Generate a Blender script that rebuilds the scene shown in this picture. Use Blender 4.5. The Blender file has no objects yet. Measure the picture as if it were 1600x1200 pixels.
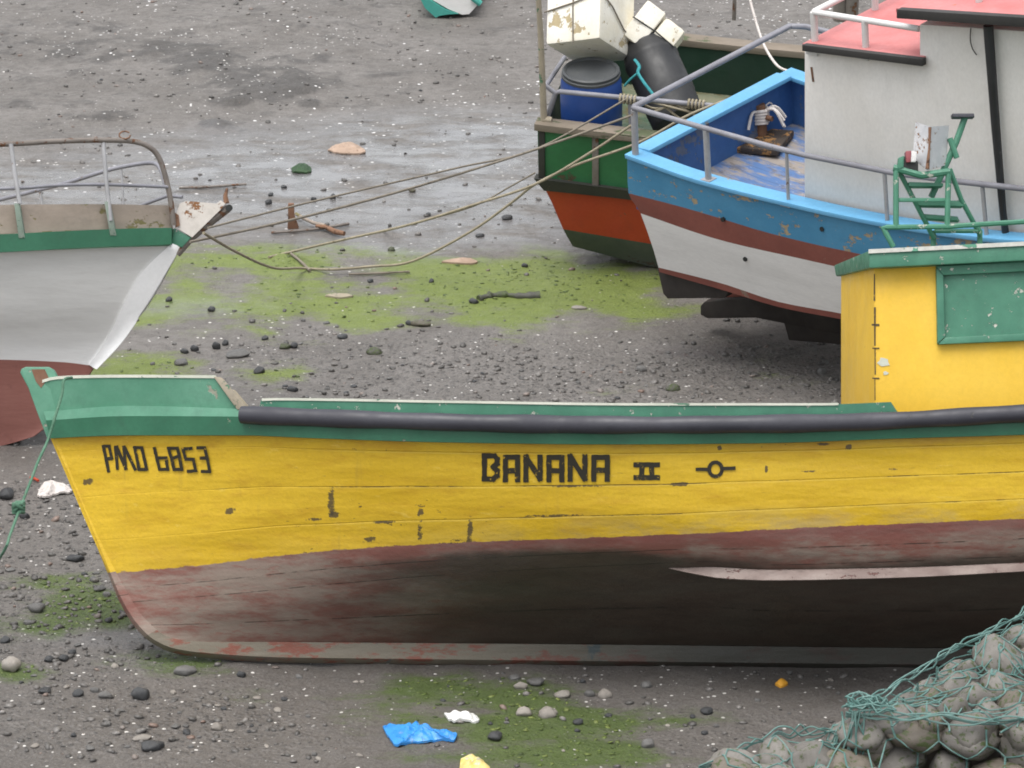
import bpy, bmesh, math, random
import numpy as np
from mathutils import Vector, Matrix
from mathutils.bvhtree import BVHTree

rnd = random.Random(7)
nrs = np.random.RandomState(11)
SC = bpy.context.scene
COL = SC.collection
R = math.radians

# ------------------------------------------------------------------ camera, sky, sun, exposure
CAM = Vector((0.0, -22.6, 9.15))
PITCH = R(18.0)
FPX = 6077.0                                   # focal length in photo pixels (photo is 1600 wide)
cam = bpy.data.cameras.new('camera')
cam.sensor_width = 36.0
cam.lens = 36.0 * FPX / 1600.0
cam.clip_start = 0.1
cam.clip_end = 3000.0
cam_o = bpy.data.objects.new('camera', cam)
cam_o.location = CAM
cam_o.rotation_euler = (math.pi / 2 - PITCH, 0, 0)
COL.objects.link(cam_o)
SC.camera = cam_o

SUN_EL, SUN_AZ = R(76.0), R(-140.0)            # azimuth from +Y, clockwise: high, over the viewer's left shoulder, behind cloud
wd = bpy.data.worlds.new('World')
SC.world = wd
wd.use_nodes = True
wn, wl = wd.node_tree.nodes, wd.node_tree.links
bg = wn['Background']
sky = wn.new('ShaderNodeTexSky')
sky.sky_type = 'NISHITA'
sky.sun_disc = False
sky.sun_elevation = SUN_EL
sky.sun_rotation = SUN_AZ
sky.dust_density = 4.0
sky.air_density = 1.4
hs = wn.new('ShaderNodeHueSaturation')         # cloud cover: the sky is nearly white
hs.inputs['Saturation'].default_value = 0.22
wl.new(sky.outputs['Color'], hs.inputs['Color'])
wl.new(hs.outputs['Color'], bg.inputs['Color'])
bg.inputs['Strength'].default_value = 0.15
sun = bpy.data.lights.new('sun', 'SUN')
sun.energy = 1.2
sun.angle = R(45.0)
sun.color = (1.0, 0.965, 0.91)
sun_o = bpy.data.objects.new('sun', sun)
sd = Vector((math.sin(SUN_AZ) * math.cos(SUN_EL), math.cos(SUN_AZ) * math.cos(SUN_EL), math.sin(SUN_EL)))
sun_o.rotation_euler = sd.to_track_quat('Z', 'Y').to_euler()
sun_o.location = (0, 0, 40)
COL.objects.link(sun_o)
SC.view_settings.view_transform = 'Standard'
SC.view_settings.look = 'None'
SC.view_settings.gamma = 1.0
SC.view_settings.use_curve_mapping = False
SC.view_settings.exposure = 0.70

# ------------------------------------------------------------------ pixel <-> place
FWD = Vector((0, math.cos(PITCH), -math.sin(PITCH)))
UPV = Vector((0, math.sin(PITCH), math.cos(PITCH)))
def ray(px, py):
    return FWD + Vector((1, 0, 0)) * ((px - 800.0) / FPX) + UPV * ((600.0 - py) / FPX)
def at_z(px, py, z=0.0):
    d = ray(px, py)
    return CAM + d * ((z - CAM.z) / d.z)
def at_y(px, py, y):
    d = ray(px, py)
    return CAM + d * ((y - CAM.y) / d.y)
def ppm(p):                                     # photo pixels per metre at a point
    return FPX / (Vector(p) - CAM).dot(FWD)

class Frame:
    """A boat's own axes: x along the keel, y away from the viewer (beam), z up; heeled and yawed on the beach."""
    def __init__(s, loc, yaw=0.0, trim=0.0, heel=0.0):
        s.M = Matrix.Translation(Vector(loc)) @ Matrix.Rotation(yaw, 4, 'Z') @ Matrix.Rotation(trim, 4, 'Y') @ Matrix.Rotation(heel, 4, 'X')
        s.I = s.M.inverted()
        s.o = s.I @ CAM
        s.R = s.I.to_3x3()
    def un(s, px, py, w, axis=1):
        d = s.R @ ray(px, py)
        return s.o + d * ((w - s.o[axis]) / d[axis])
    def px(s, p):
        q = s.M @ Vector(p) - CAM
        z = q.dot(FWD)
        return 800 + FPX * q.x / z, 600 - FPX * q.dot(UPV) / z

def pchip(x, y, q):
    x = np.asarray(x, float); y = np.asarray(y, float); q = np.asarray(q, float)
    if len(x) == 2:
        return np.interp(q, x, y)
    h = np.diff(x); d = np.diff(y) / h
    m = np.zeros_like(y)
    for i in range(1, len(x) - 1):
        if d[i - 1] * d[i] > 0:
            w1, w2 = 2 * h[i] + h[i - 1], h[i] + 2 * h[i - 1]
            m[i] = (w1 + w2) / (w1 / d[i - 1] + w2 / d[i])
    m[0], m[-1] = d[0], d[-1]
    k = np.clip(np.searchsorted(x, q) - 1, 0, len(x) - 2)
    t = np.clip((q - x[k]) / h[k], 0, 1)
    return ((1 + 2 * t) * (1 - t) ** 2 * y[k] + t * (1 - t) ** 2 * h[k] * m[k]
            + t * t * (3 - 2 * t) * y[k + 1] + t * t * (t - 1) * h[k] * m[k + 1])
def line(pts):
    """A curve y(px) through (px, py) pairs."""
    pts = sorted(pts)
    xs = [p[0] for p in pts]; ys = [p[1] for p in pts]
    return lambda q: pchip(xs, ys, q)

def vnoise(x, y, seed=0):
    """Value noise, numpy, about -1..1."""
    def h(i, j):
        n = (i.astype(np.int64) * 374761393 + j.astype(np.int64) * 668265263 + seed * 1274126177) & 0x7fffffff
        n = ((n ^ (n >> 13)) * 1274126177) & 0x7fffffff
        return ((n ^ (n >> 16)) & 0xffff) / 32767.5 - 1.0
    x = np.asarray(x, float); y = np.asarray(y, float)
    i = np.floor(x); j = np.floor(y)
    u = x - i; v = y - j
    u = u * u * (3 - 2 * u); v = v * v * (3 - 2 * v)
    return ((h(i, j) * (1 - u) + h(i + 1, j) * u) * (1 - v) + (h(i, j + 1) * (1 - u) + h(i + 1, j + 1) * u) * v)
def fbm(x, y, seed=0, n=4):
    a, s, t = 0.0, 1.0, 0.0
    for k in range(n):
        a = a + s * vnoise(x * 2 ** k, y * 2 ** k, seed + k); t += s; s *= 0.5
    return a / t

# ------------------------------------------------------------------ mesh helpers
class MB:
    def __init__(s):
        s.v, s.f, s.m, s.uv = [], [], [], []
    def add(s, verts, faces, mi=0, uv=None):
        b = len(s.v)
        s.v += [Vector(p) for p in verts]
        s.uv += list(uv) if uv is not None else [(0, 0, 0)] * len(verts)
        s.f += [tuple(b + i for i in f) for f in faces]
        s.m += [mi] * len(faces)
        return b
    def grid(s, rows, mi=0, uv=None, flip=False, closed=False):
        n, m = len(rows), len(rows[0])
        fs = []
        for i in range(n - 1):
            for j in range(m - (0 if closed else 1)):
                j2 = (j + 1) % m
                q = (i * m + j, i * m + j2, (i + 1) * m + j2, (i + 1) * m + j)
                fs.append(q[::-1] if flip else q)
        s.add([p for r in rows for p in r], fs, mi, [u for r in uv for u in r] if uv else None)
    def poly(s, pts, mi=0):
        s.add(pts, [tuple(range(len(pts)))], mi)
    def prism(s, pts, off, mi=0):
        n = len(pts); off = Vector(off)
        a = [Vector(p) for p in pts]
        s.add(a + [p + off for p in a],
              [tuple(range(n)), tuple(range(2 * n - 1, n - 1, -1))] + [(i, (i + 1) % n, n + (i + 1) % n, n + i) for i in range(n)], mi)
    def box(s, c, size, rot=None, mi=0):
        c = Vector(c); hx, hy, hz = [q / 2 for q in size]
        ps = [Vector((x, y, z)) for z in (-hz, hz) for x, y in ((-hx, -hy), (hx, -hy), (hx, hy), (-hx, hy))]
        if rot is not None:
            ps = [rot @ p for p in ps]
        s.add([c + p for p in ps], [(3, 2, 1, 0), (4, 5, 6, 7), (0, 1, 5, 4), (1, 2, 6, 5), (2, 3, 7, 6), (3, 0, 4, 7)], mi)
    def hexa(s, a, b, mi=0):
        """Two quads a, b (same order) joined to a solid."""
        s.add(list(a) + list(b), [(3, 2, 1, 0), (4, 5, 6, 7), (0, 1, 5, 4), (1, 2, 6, 5), (2, 3, 7, 6), (3, 0, 4, 7)], mi)
    def tube(s, path, r, n=8, mi=0, caps=True, jitter=0.0):
        path = [Vector(p) for p in path]
        rr = r if isinstance(r, (list, tuple)) else [r] * len(path)
        rings, prev = [], None
        for i, p in enumerate(path):
            t = (path[min(i + 1, len(path) - 1)] - path[max(i - 1, 0)])
            t = t.normalized() if t.length > 1e-9 else Vector((0, 0, 1))
            if prev is None:
                a = t.orthogonal().normalized()
            else:
                a = prev - t * prev.dot(t)
                a = a.normalized() if a.length > 1e-6 else t.orthogonal().normalized()
            prev = a
            b = t.cross(a)
            q = rr[i] * (1 + rnd.uniform(-jitter, jitter))
            rings.append([p + (a * math.cos(2 * math.pi * k / n) + b * math.sin(2 * math.pi * k / n)) * q for k in range(n)])
        s.grid(rings, mi, closed=True)
        if caps:
            s.add(rings[0], [tuple(range(n))[::-1]], mi)
            s.add(rings[-1], [tuple(range(n))], mi)
    def lathe(s, prof, n=28, M=None, mi=0):
        M = M or Matrix.Identity(4)
        rows = [[M @ Vector((r * math.cos(2 * math.pi * k / n), r * math.sin(2 * math.pi * k / n), z)) for k in range(n)] for r, z in prof]
        s.grid(rows, mi, closed=True)
        s.add(rows[0], [tuple(range(n))[::-1]], mi)
        s.add(rows[-1], [tuple(range(n))], mi)
    def build(s, name, mats, parent=None, smooth=35, bevel=0.0):
        me = bpy.data.meshes.new(name)
        me.from_pydata([tuple(p) for p in s.v], [], s.f)
        at = me.attributes.new('huv', 'FLOAT_VECTOR', 'POINT')
        at.data.foreach_set('vector', np.array(s.uv, dtype=np.float32).ravel())
        mats = mats if isinstance(mats, (list, tuple)) else [mats]
        for q in mats:
            me.materials.append(q)
        if len(mats) > 1:
            me.polygons.foreach_set('material_index', s.m)
        bm = bmesh.new(); bm.from_mesh(me)
        bmesh.ops.recalc_face_normals(bm, faces=bm.faces)
        if bevel:
            es = [e for e in bm.edges if len(e.link_faces) == 2 and e.calc_face_angle(0) > R(40)]
            bmesh.ops.bevel(bm, geom=es, offset=bevel, segments=2, affect='EDGES', profile=0.6)
        bm.to_mesh(me); bm.free()
        if smooth:
            me.polygons.foreach_set('use_smooth', [True] * len(me.polygons))
            me.set_sharp_from_angle(angle=R(smooth))
        o = bpy.data.objects.new(name, me)
        COL.objects.link(o)
        if parent is not None:
            o.parent = parent
        return o

def catmull(pts, n=6):
    pts = [Vector(p) for p in pts]
    if len(pts) < 3:
        return [pts[0].lerp(pts[1], k / n) for k in range(n + 1)]
    out = []
    for i in range(len(pts) - 1):
        p0 = pts[max(i - 1, 0)]; p1 = pts[i]; p2 = pts[i + 1]; p3 = pts[min(i + 2, len(pts) - 1)]
        for k in range(n):
            t = k / n
            out.append(0.5 * ((2 * p1) + (p2 - p0) * t + (2 * p0 - 5 * p1 + 4 * p2 - p3) * t * t + (3 * p1 - p0 - 3 * p2 + p3) * t ** 3))
    out.append(pts[-1])
    return out

def tag(o, label=None, cat=None, group=None, kind=None):
    if label: o['label'] = label
    if cat: o['category'] = cat
    if group: o['group'] = group
    if kind: o['kind'] = kind
    return o
def empty(name, M, label, cat, group=None):
    o = bpy.data.objects.new(name, None)
    o.empty_display_size = 0.2
    COL.objects.link(o)
    o.matrix_world = M
    return tag(o, label, cat, group)

# ------------------------------------------------------------------ materials
class NT:
    def __init__(s, name, rough=0.6, spec=0.5):
        s.mat = bpy.data.materials.new(name)
        s.mat.use_nodes = True
        s.n, s.l = s.mat.node_tree.nodes, s.mat.node_tree.links
        s.b = s.n['Principled BSDF']
        s.b.inputs['Roughness'].default_value = rough
        s.b.inputs['Specular IOR Level'].default_value = spec
        s.tc = s.n.new('ShaderNodeTexCoord')
        s.co = s.tc.outputs['Object']
    def put(s, sock, v):
        if hasattr(v, 'node'):
            s.l.new(v, sock)
        elif isinstance(v, (tuple, list)) and len(v) == 3 and sock.type == 'RGBA':
            sock.default_value = (*v, 1)
        else:
            sock.default_value = v
    def math(s, op, a, b=0.0, clamp=False):
        n = s.n.new('ShaderNodeMath'); n.operation = op; n.use_clamp = clamp
        s.put(n.inputs[0], a); s.put(n.inputs[1], b)
        return n.outputs[0]
    def mix(s, f, a, b, blend='MIX'):
        n = s.n.new('ShaderNodeMix'); n.data_type = 'RGBA'; n.blend_type = blend
        s.put(n.inputs[0], f); s.put(n.inputs[6], a); s.put(n.inputs[7], b)
        return n.outputs[2]
    def scale(s, vec, xyz):
        n = s.n.new('ShaderNodeVectorMath'); n.operation = 'MULTIPLY'
        s.put(n.inputs[0], vec); n.inputs[1].default_value = xyz
        return n.outputs[0]
    def noise(s, scale, detail=4, rough=0.55, co=None, dist=0.0):
        n = s.n.new('ShaderNodeTexNoise')
        n.inputs['Scale'].default_value = scale; n.inputs['Detail'].default_value = detail
        n.inputs['Roughness'].default_value = rough; n.inputs['Distortion'].default_value = dist
        s.l.new(co if co is not None else s.co, n.inputs['Vector'])
        return n.outputs['Fac']
    def voro(s, scale, co=None, feature='F1', out='Distance'):
        n = s.n.new('ShaderNodeTexVoronoi'); n.feature = feature
        n.inputs['Scale'].default_value = scale
        s.l.new(co if co is not None else s.co, n.inputs['Vector'])
        return n.outputs[out]
    def step(s, v, lo, hi, a=0.0, b=1.0):
        n = s.n.new('ShaderNodeMapRange'); n.interpolation_type = 'SMOOTHSTEP'
        s.put(n.inputs[0], v)
        n.inputs[1].default_value = lo; n.inputs[2].default_value = hi
        n.inputs[3].default_value = a; n.inputs[4].default_value = b
        return n.outputs[0]
    def attr(s, name, out='Fac'):
        n = s.n.new('ShaderNodeAttribute'); n.attribute_name = name
        return n.outputs[out]
    def xyz(s, vec):
        n = s.n.new('ShaderNodeSeparateXYZ'); s.l.new(vec, n.inputs[0])
        return n.outputs
    def bump(s, h, dist=0.01, strength=0.6, normal=None):
        n = s.n.new('ShaderNodeBump')
        n.inputs['Distance'].default_value = dist; n.inputs['Strength'].default_value = strength
        s.put(n.inputs['Height'], h)
        if normal is not None:
            s.l.new(normal, n.inputs['Normal'])
        return n.outputs[0]
    def done(s, color, rough=None, normal=None, metal=None):
        s.put(s.b.inputs['Base Color'], color)
        if rough is not None: s.put(s.b.inputs['Roughness'], rough)
        if normal is not None: s.l.new(normal, s.b.inputs['Normal'])
        if metal is not None: s.put(s.b.inputs['Metallic'], metal)
        return s.mat

def paint(name, base, alt=None, chip=(0.3, 0.24, 0.16), chips=0.0, dirt=0.25, rough=0.5, bump=0.004, scale=1.0, stretch=(1, 1, 1), spot=0.0):
    """Weathered paint: patchy fading, grime, flaked spots that bare what is under it."""
    t = NT(name, rough)
    co = t.scale(t.co, tuple(q * scale for q in stretch))
    alt = alt or tuple(min(1, q * 1.25 + 0.01) for q in base)
    c = t.mix(t.step(t.noise(1.7, 5, 0.6, co), 0.35, 0.65), base, alt)
    c = t.mix(t.math('MULTIPLY', t.step(t.noise(5.5, 6, 0.7, co), 0.48, 0.75), dirt), c, tuple(q * 0.45 + 0.02 for q in base))
    fine = t.noise(38, 5, 0.65, co)
    c = t.mix(t.step(fine, 0.3, 0.7, 0.0, 0.22), c, tuple(q * 0.7 for q in base))
    h = t.math('MULTIPLY', fine, 0.4)
    if chips:
        k = t.step(t.math('ADD', t.noise(3.2, 7, 0.72, co), t.math('MULTIPLY', t.noise(14, 4, 0.6, co), 0.3)), 0.86 - chips, 0.89 - chips)
        c = t.mix(k, c, t.mix(t.noise(20, 3, 0.6, co), chip, tuple(q * 0.5 for q in chip)))
        h = t.math('SUBTRACT', h, k)
    if spot:
        k = t.step(t.noise(9, 3, 0.5, co), 0.80 - spot, 0.82 - spot)
        c = t.mix(k, c, (0.04, 0.03, 0.02))
    return t.done(c, t.step(t.noise(4, 4, 0.6, co), 0.3, 0.7, rough - 0.1, rough + 0.18), t.bump(h, bump, 0.7))

M = {}
M['green_light'] = paint('green paint light', (0.070, 0.220, 0.140), (0.115, 0.285, 0.195), (0.36, 0.36, 0.28), 0.11, 0.35, 0.45)
M['green'] = paint('green paint', (0.020, 0.115, 0.062), (0.030, 0.145, 0.080), (0.28, 0.3, 0.22), 0.06, 0.35, 0.45)
M['green_trim'] = paint('green trim paint', (0.045, 0.170, 0.108), (0.062, 0.21, 0.135), (0.6, 0.6, 0.52), 0.085, 0.3, 0.45, scale=3.4)
M['worn_edge'] = paint('bare worn edge', (0.46, 0.48, 0.40), (0.58, 0.58, 0.5), (0.12, 0.24, 0.16), 0.10, 0.3, 0.6, stretch=(0.7, 2, 2))
M['worn_wood'] = paint('worn wood', (0.30, 0.26, 0.2), (0.36, 0.31, 0.23), (0.1, 0.22, 0.13), 0.15, 0.5, 0.7, scale=2)
M['yellow'] = paint('yellow paint', (0.70, 0.43, 0.03), (0.74, 0.47, 0.045), (0.3, 0.2, 0.06), 0.02, 0.08, 0.5, scale=1.1, spot=0.02)
M['white_hull'] = paint('white hull paint', (0.70, 0.69, 0.67), (0.77, 0.76, 0.74), (0.3, 0.28, 0.25), 0.0, 0.22, 0.5, stretch=(0.5, 1, 3))
M['white_bright'] = paint('fresh white paint', (0.90, 0.90, 0.90), (0.92, 0.92, 0.92), (0.6, 0.6, 0.6), 0.0, 0.05, 0.45)
M['cream'] = paint('off white cabin paint', (0.71, 0.685, 0.645), (0.76, 0.74, 0.71), (0.42, 0.33, 0.2), 0.0, 0.17, 0.6, stretch=(1.1, 1.1, 0.7))
M['boot_red'] = paint('dull red bottom paint', (0.20, 0.065, 0.05), (0.24, 0.085, 0.07), (0.3, 0.2, 0.16), 0.03, 0.3, 0.6)
M['brown_red'] = paint('brown red stripe', (0.20, 0.06, 0.045), (0.24, 0.075, 0.055), (0.3, 0.2, 0.15), 0.03, 0.3, 0.55)
M['red'] = paint('red hull paint', (0.42, 0.048, 0.018), (0.46, 0.06, 0.024), (0.2, 0.1, 0.06), 0.03, 0.3, 0.55)
M['blue'] = paint('light blue paint', (0.050, 0.215, 0.375), (0.066, 0.245, 0.41), (0.44, 0.35, 0.22), 0.135, 0.2, 0.5, stretch=(1.6, 1.6, 2.6))
M['blue_skylit'] = paint('skylit blue rail paint', (0.12, 0.36, 0.60), (0.14, 0.40, 0.64), (0.45, 0.4, 0.32), 0.05, 0.12, 0.45)  # lighter copy of the side's blue, sky light put into the colour
M['blue_deep'] = paint('deep blue paint', (0.030, 0.095, 0.27), (0.045, 0.125, 0.31), (0.14, 0.17, 0.24), 0.15, 0.3, 0.55)
M['black_bottom'] = paint('black bottom tar', (0.022, 0.018, 0.016), (0.035, 0.028, 0.024), (0.05, 0.03, 0.02), 0.05, 0.3, 0.65)
M['green_boat'] = paint('bottle green paint', (0.022, 0.13, 0.045), (0.03, 0.16, 0.06), (0.1, 0.08, 0.04), 0.1, 0.4, 0.5)
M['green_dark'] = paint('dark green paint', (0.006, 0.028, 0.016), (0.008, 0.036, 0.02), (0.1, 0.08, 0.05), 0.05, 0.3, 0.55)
M['green_grey'] = paint('green grey bottom', (0.065, 0.082, 0.068), (0.09, 0.105, 0.088), (0.1, 0.07, 0.05), 0.08, 0.4, 0.65)
M['black_strake'] = paint('black rubbing strake', (0.02, 0.022, 0.02), (0.035, 0.035, 0.03), (0.14, 0.08, 0.04), 0.08, 0.3, 0.55)
M['grey_wood'] = paint('weathered grey wood', (0.30, 0.26, 0.21), (0.36, 0.32, 0.26), (0.2, 0.17, 0.1), 0.12, 0.5, 0.75, stretch=(0.5, 1, 3))
M['plank_wood'] = paint('weathered plank', (0.27, 0.225, 0.185), (0.36, 0.30, 0.25), (0.22, 0.19, 0.08), 0.14, 0.4, 0.75, stretch=(0.8, 1, 1.4))
M['pink_roof'] = paint('faded red roof paint', (0.50, 0.150, 0.145), (0.56, 0.21, 0.205), (0.55, 0.16, 0.06), 0.08, 0.25, 0.5)
M['black_trim'] = paint('black trim', (0.022, 0.022, 0.022), (0.04, 0.038, 0.036), (0.25, 0.2, 0.14), 0.07, 0.3, 0.6)
M['steel'] = paint('galvanised pipe', (0.30, 0.30, 0.31), (0.38, 0.38, 0.39), (0.22, 0.1, 0.04), 0.08, 0.3, 0.45, scale=3)
M['grey_pipe'] = paint('grey painted pipe', (0.19, 0.19, 0.215), (0.24, 0.24, 0.27), (0.2, 0.12, 0.06), 0.05, 0.3, 0.45, scale=3)
M['white_pipe'] = paint('white painted pipe', (0.62, 0.61, 0.6), (0.68, 0.67, 0.66), (0.35, 0.2, 0.12), 0.06, 0.2, 0.5, scale=3)
M['rusty_pipe'] = paint('dull rusty pipe', (0.15, 0.13, 0.115), (0.20, 0.175, 0.155), (0.16, 0.07, 0.03), 0.15, 0.3, 0.6, scale=3)
M['rust'] = paint('rust', (0.17, 0.085, 0.05), (0.22, 0.12, 0.07), (0.08, 0.04, 0.025), 0.15, 0.4, 0.8, scale=3)
M['rusty_white'] = paint('rusty white plate', (0.55, 0.51, 0.46), (0.60, 0.56, 0.52), (0.30, 0.13, 0.045), 0.10, 0.3, 0.6, scale=1.6)
M['rubber'] = paint('black rubber', (0.032, 0.032, 0.042), (0.050, 0.050, 0.062), (0.07, 0.07, 0.07), 0.05, 0.3, 0.50, bump=0.002)
M['foam'] = paint('stained white foam', (0.76, 0.71, 0.58), (0.84, 0.82, 0.76), (0.56, 0.46, 0.28), 0.13, 0.3, 0.85, scale=1.2)
M['drum_blue'] = paint('blue plastic', (0.02, 0.065, 0.26), (0.025, 0.08, 0.30), (0.1, 0.1, 0.15), 0.02, 0.25, 0.42)
M['drum_dark'] = paint('dark plastic', (0.016, 0.017, 0.019), (0.027, 0.028, 0.030), (0.09, 0.085, 0.08), 0.05, 0.3, 0.5)
M['lid'] = paint('dusty dark lid', (0.055, 0.06, 0.065), (0.08, 0.085, 0.085), (0.12, 0.12, 0.1), 0.08, 0.3, 0.55)
M['rope'] = paint('tan rope', (0.27, 0.235, 0.165), (0.33, 0.29, 0.21), (0.2, 0.15, 0.09), 0.1, 0.3, 0.85, scale=6)
M['rope_dull'] = paint('dull rope', (0.19, 0.165, 0.13), (0.23, 0.20, 0.16), (0.12, 0.1, 0.08), 0.1, 0.3, 0.85, scale=6)
M['rope_green'] = paint('green rope', (0.07, 0.165, 0.105), (0.10, 0.20, 0.135), (0.2, 0.25, 0.18), 0.1, 0.3, 0.85, scale=6)
M['rope_white'] = paint('white rope', (0.58, 0.53, 0.50), (0.62, 0.58, 0.55), (0.35, 0.3, 0.28), 0.1, 0.3, 0.85, scale=6)
M['turq_rope'] = paint('turquoise rope', (0.03, 0.24, 0.27), (0.04, 0.28, 0.30), (0.2, 0.3, 0.3), 0.05, 0.3, 0.8, scale=6)
M['net'] = paint('teal wire coat', (0.075, 0.17, 0.152), (0.135, 0.235, 0.215), (0.30, 0.34, 0.32), 0.08, 0.25, 0.6, scale=5)
M['turquoise'] = paint('turquoise dinghy paint', (0.05, 0.30, 0.25), (0.08, 0.38, 0.32), (0.3, 0.4, 0.36), 0.08, 0.3, 0.5)
M['metal_sheet'] = paint('grey metal sheet', (0.44, 0.45, 0.47), (0.55, 0.55, 0.56), (0.3, 0.14, 0.05), 0.13, 0.25, 0.5, scale=4)
M['blue_bag'] = paint('blue plastic film', (0.03, 0.22, 0.62), (0.05, 0.30, 0.70), (0.25, 0.45, 0.8), 0.1, 0.2, 0.35, scale=6)
M['white_film'] = paint('white plastic film', (0.68, 0.68, 0.66), (0.75, 0.75, 0.73), (0.4, 0.4, 0.36), 0.1, 0.3, 0.4, scale=6)
M['yellow_film'] = paint('yellow wrapper', (0.66, 0.50, 0.10), (0.75, 0.65, 0.35), (0.7, 0.68, 0.6), 0.15, 0.2, 0.4, scale=6)
M['orange'] = paint('orange peel', (0.72, 0.33, 0.03), (0.76, 0.40, 0.05), (0.5, 0.2, 0.03), 0.05, 0.2, 0.5, scale=6)
M['tan'] = paint('tan cardboard', (0.33, 0.235, 0.175), (0.40, 0.29, 0.22), (0.25, 0.15, 0.1), 0.08, 0.3, 0.75, scale=4)
M['weed'] = paint('dark green weed', (0.018, 0.048, 0.018), (0.03, 0.075, 0.025), (0.02, 0.03, 0.012), 0.1, 0.4, 0.6, scale=6)
M['red_lens'] = paint('faded red lens', (0.24, 0.05, 0.06), (0.28, 0.07, 0.08), (0.3, 0.2, 0.2), 0.03, 0.2, 0.3)
M['black'] = paint('black', (0.012, 0.014, 0.013), (0.02, 0.022, 0.02), (0.04, 0.04, 0.035), 0.05, 0.3, 0.5)

def stone_mat(name, a, b, moss=0.0, rough=0.6):
    t = NT(name, rough)
    inf = t.n.new('ShaderNodeObjectInfo')
    c = t.mix(t.noise(6, 5, 0.65), a, b)
    c = t.mix(t.math('MULTIPLY', inf.outputs['Random'], 0.5), c, tuple(q * 0.55 for q in a))
    if moss:
        c = t.mix(t.step(t.noise(3.5, 5, 0.6), 0.62 - moss, 0.72 - moss), c, (0.055, 0.075, 0.022))
    c = t.mix(t.step(t.noise(45, 4, 0.7), 0.55, 0.75, 0, 0.5), c, tuple(q * 0.5 for q in a))
    return t.done(c, t.step(t.noise(5, 3, 0.5), 0.3, 0.7, rough - 0.15, rough + 0.15), t.bump(t.noise(30, 6, 0.7), 0.008, 0.5))
M['stone_dark'] = stone_mat('dark basalt', (0.035, 0.037, 0.04), (0.07, 0.072, 0.075), 0.0, 0.5)
M['stone_grey'] = stone_mat('grey stone', (0.11, 0.108, 0.105), (0.18, 0.175, 0.168), 0.0, 0.6)
M['stone_pale'] = stone_mat('pale stone', (0.26, 0.235, 0.205), (0.34, 0.31, 0.28), 0.0, 0.6)
M['stone_moss'] = stone_mat('mossy stone', (0.06, 0.06, 0.05), (0.1, 0.1, 0.08), 0.16, 0.65)
M['cap_wood'] = paint('dark cap wood', (0.17, 0.14, 0.105), (0.24, 0.20, 0.16), (0.1, 0.12, 0.06), 0.14, 0.5, 0.75, stretch=(0.5, 1, 3))
M['cobble'] = stone_mat('gabion cobble', (0.135, 0.124, 0.110), (0.245, 0.227, 0.205), 0.09, 0.5)
M['cobble_brown'] = stone_mat('brownish cobble', (0.11, 0.092, 0.072), (0.19, 0.165, 0.135), 0.12, 0.6)

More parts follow.
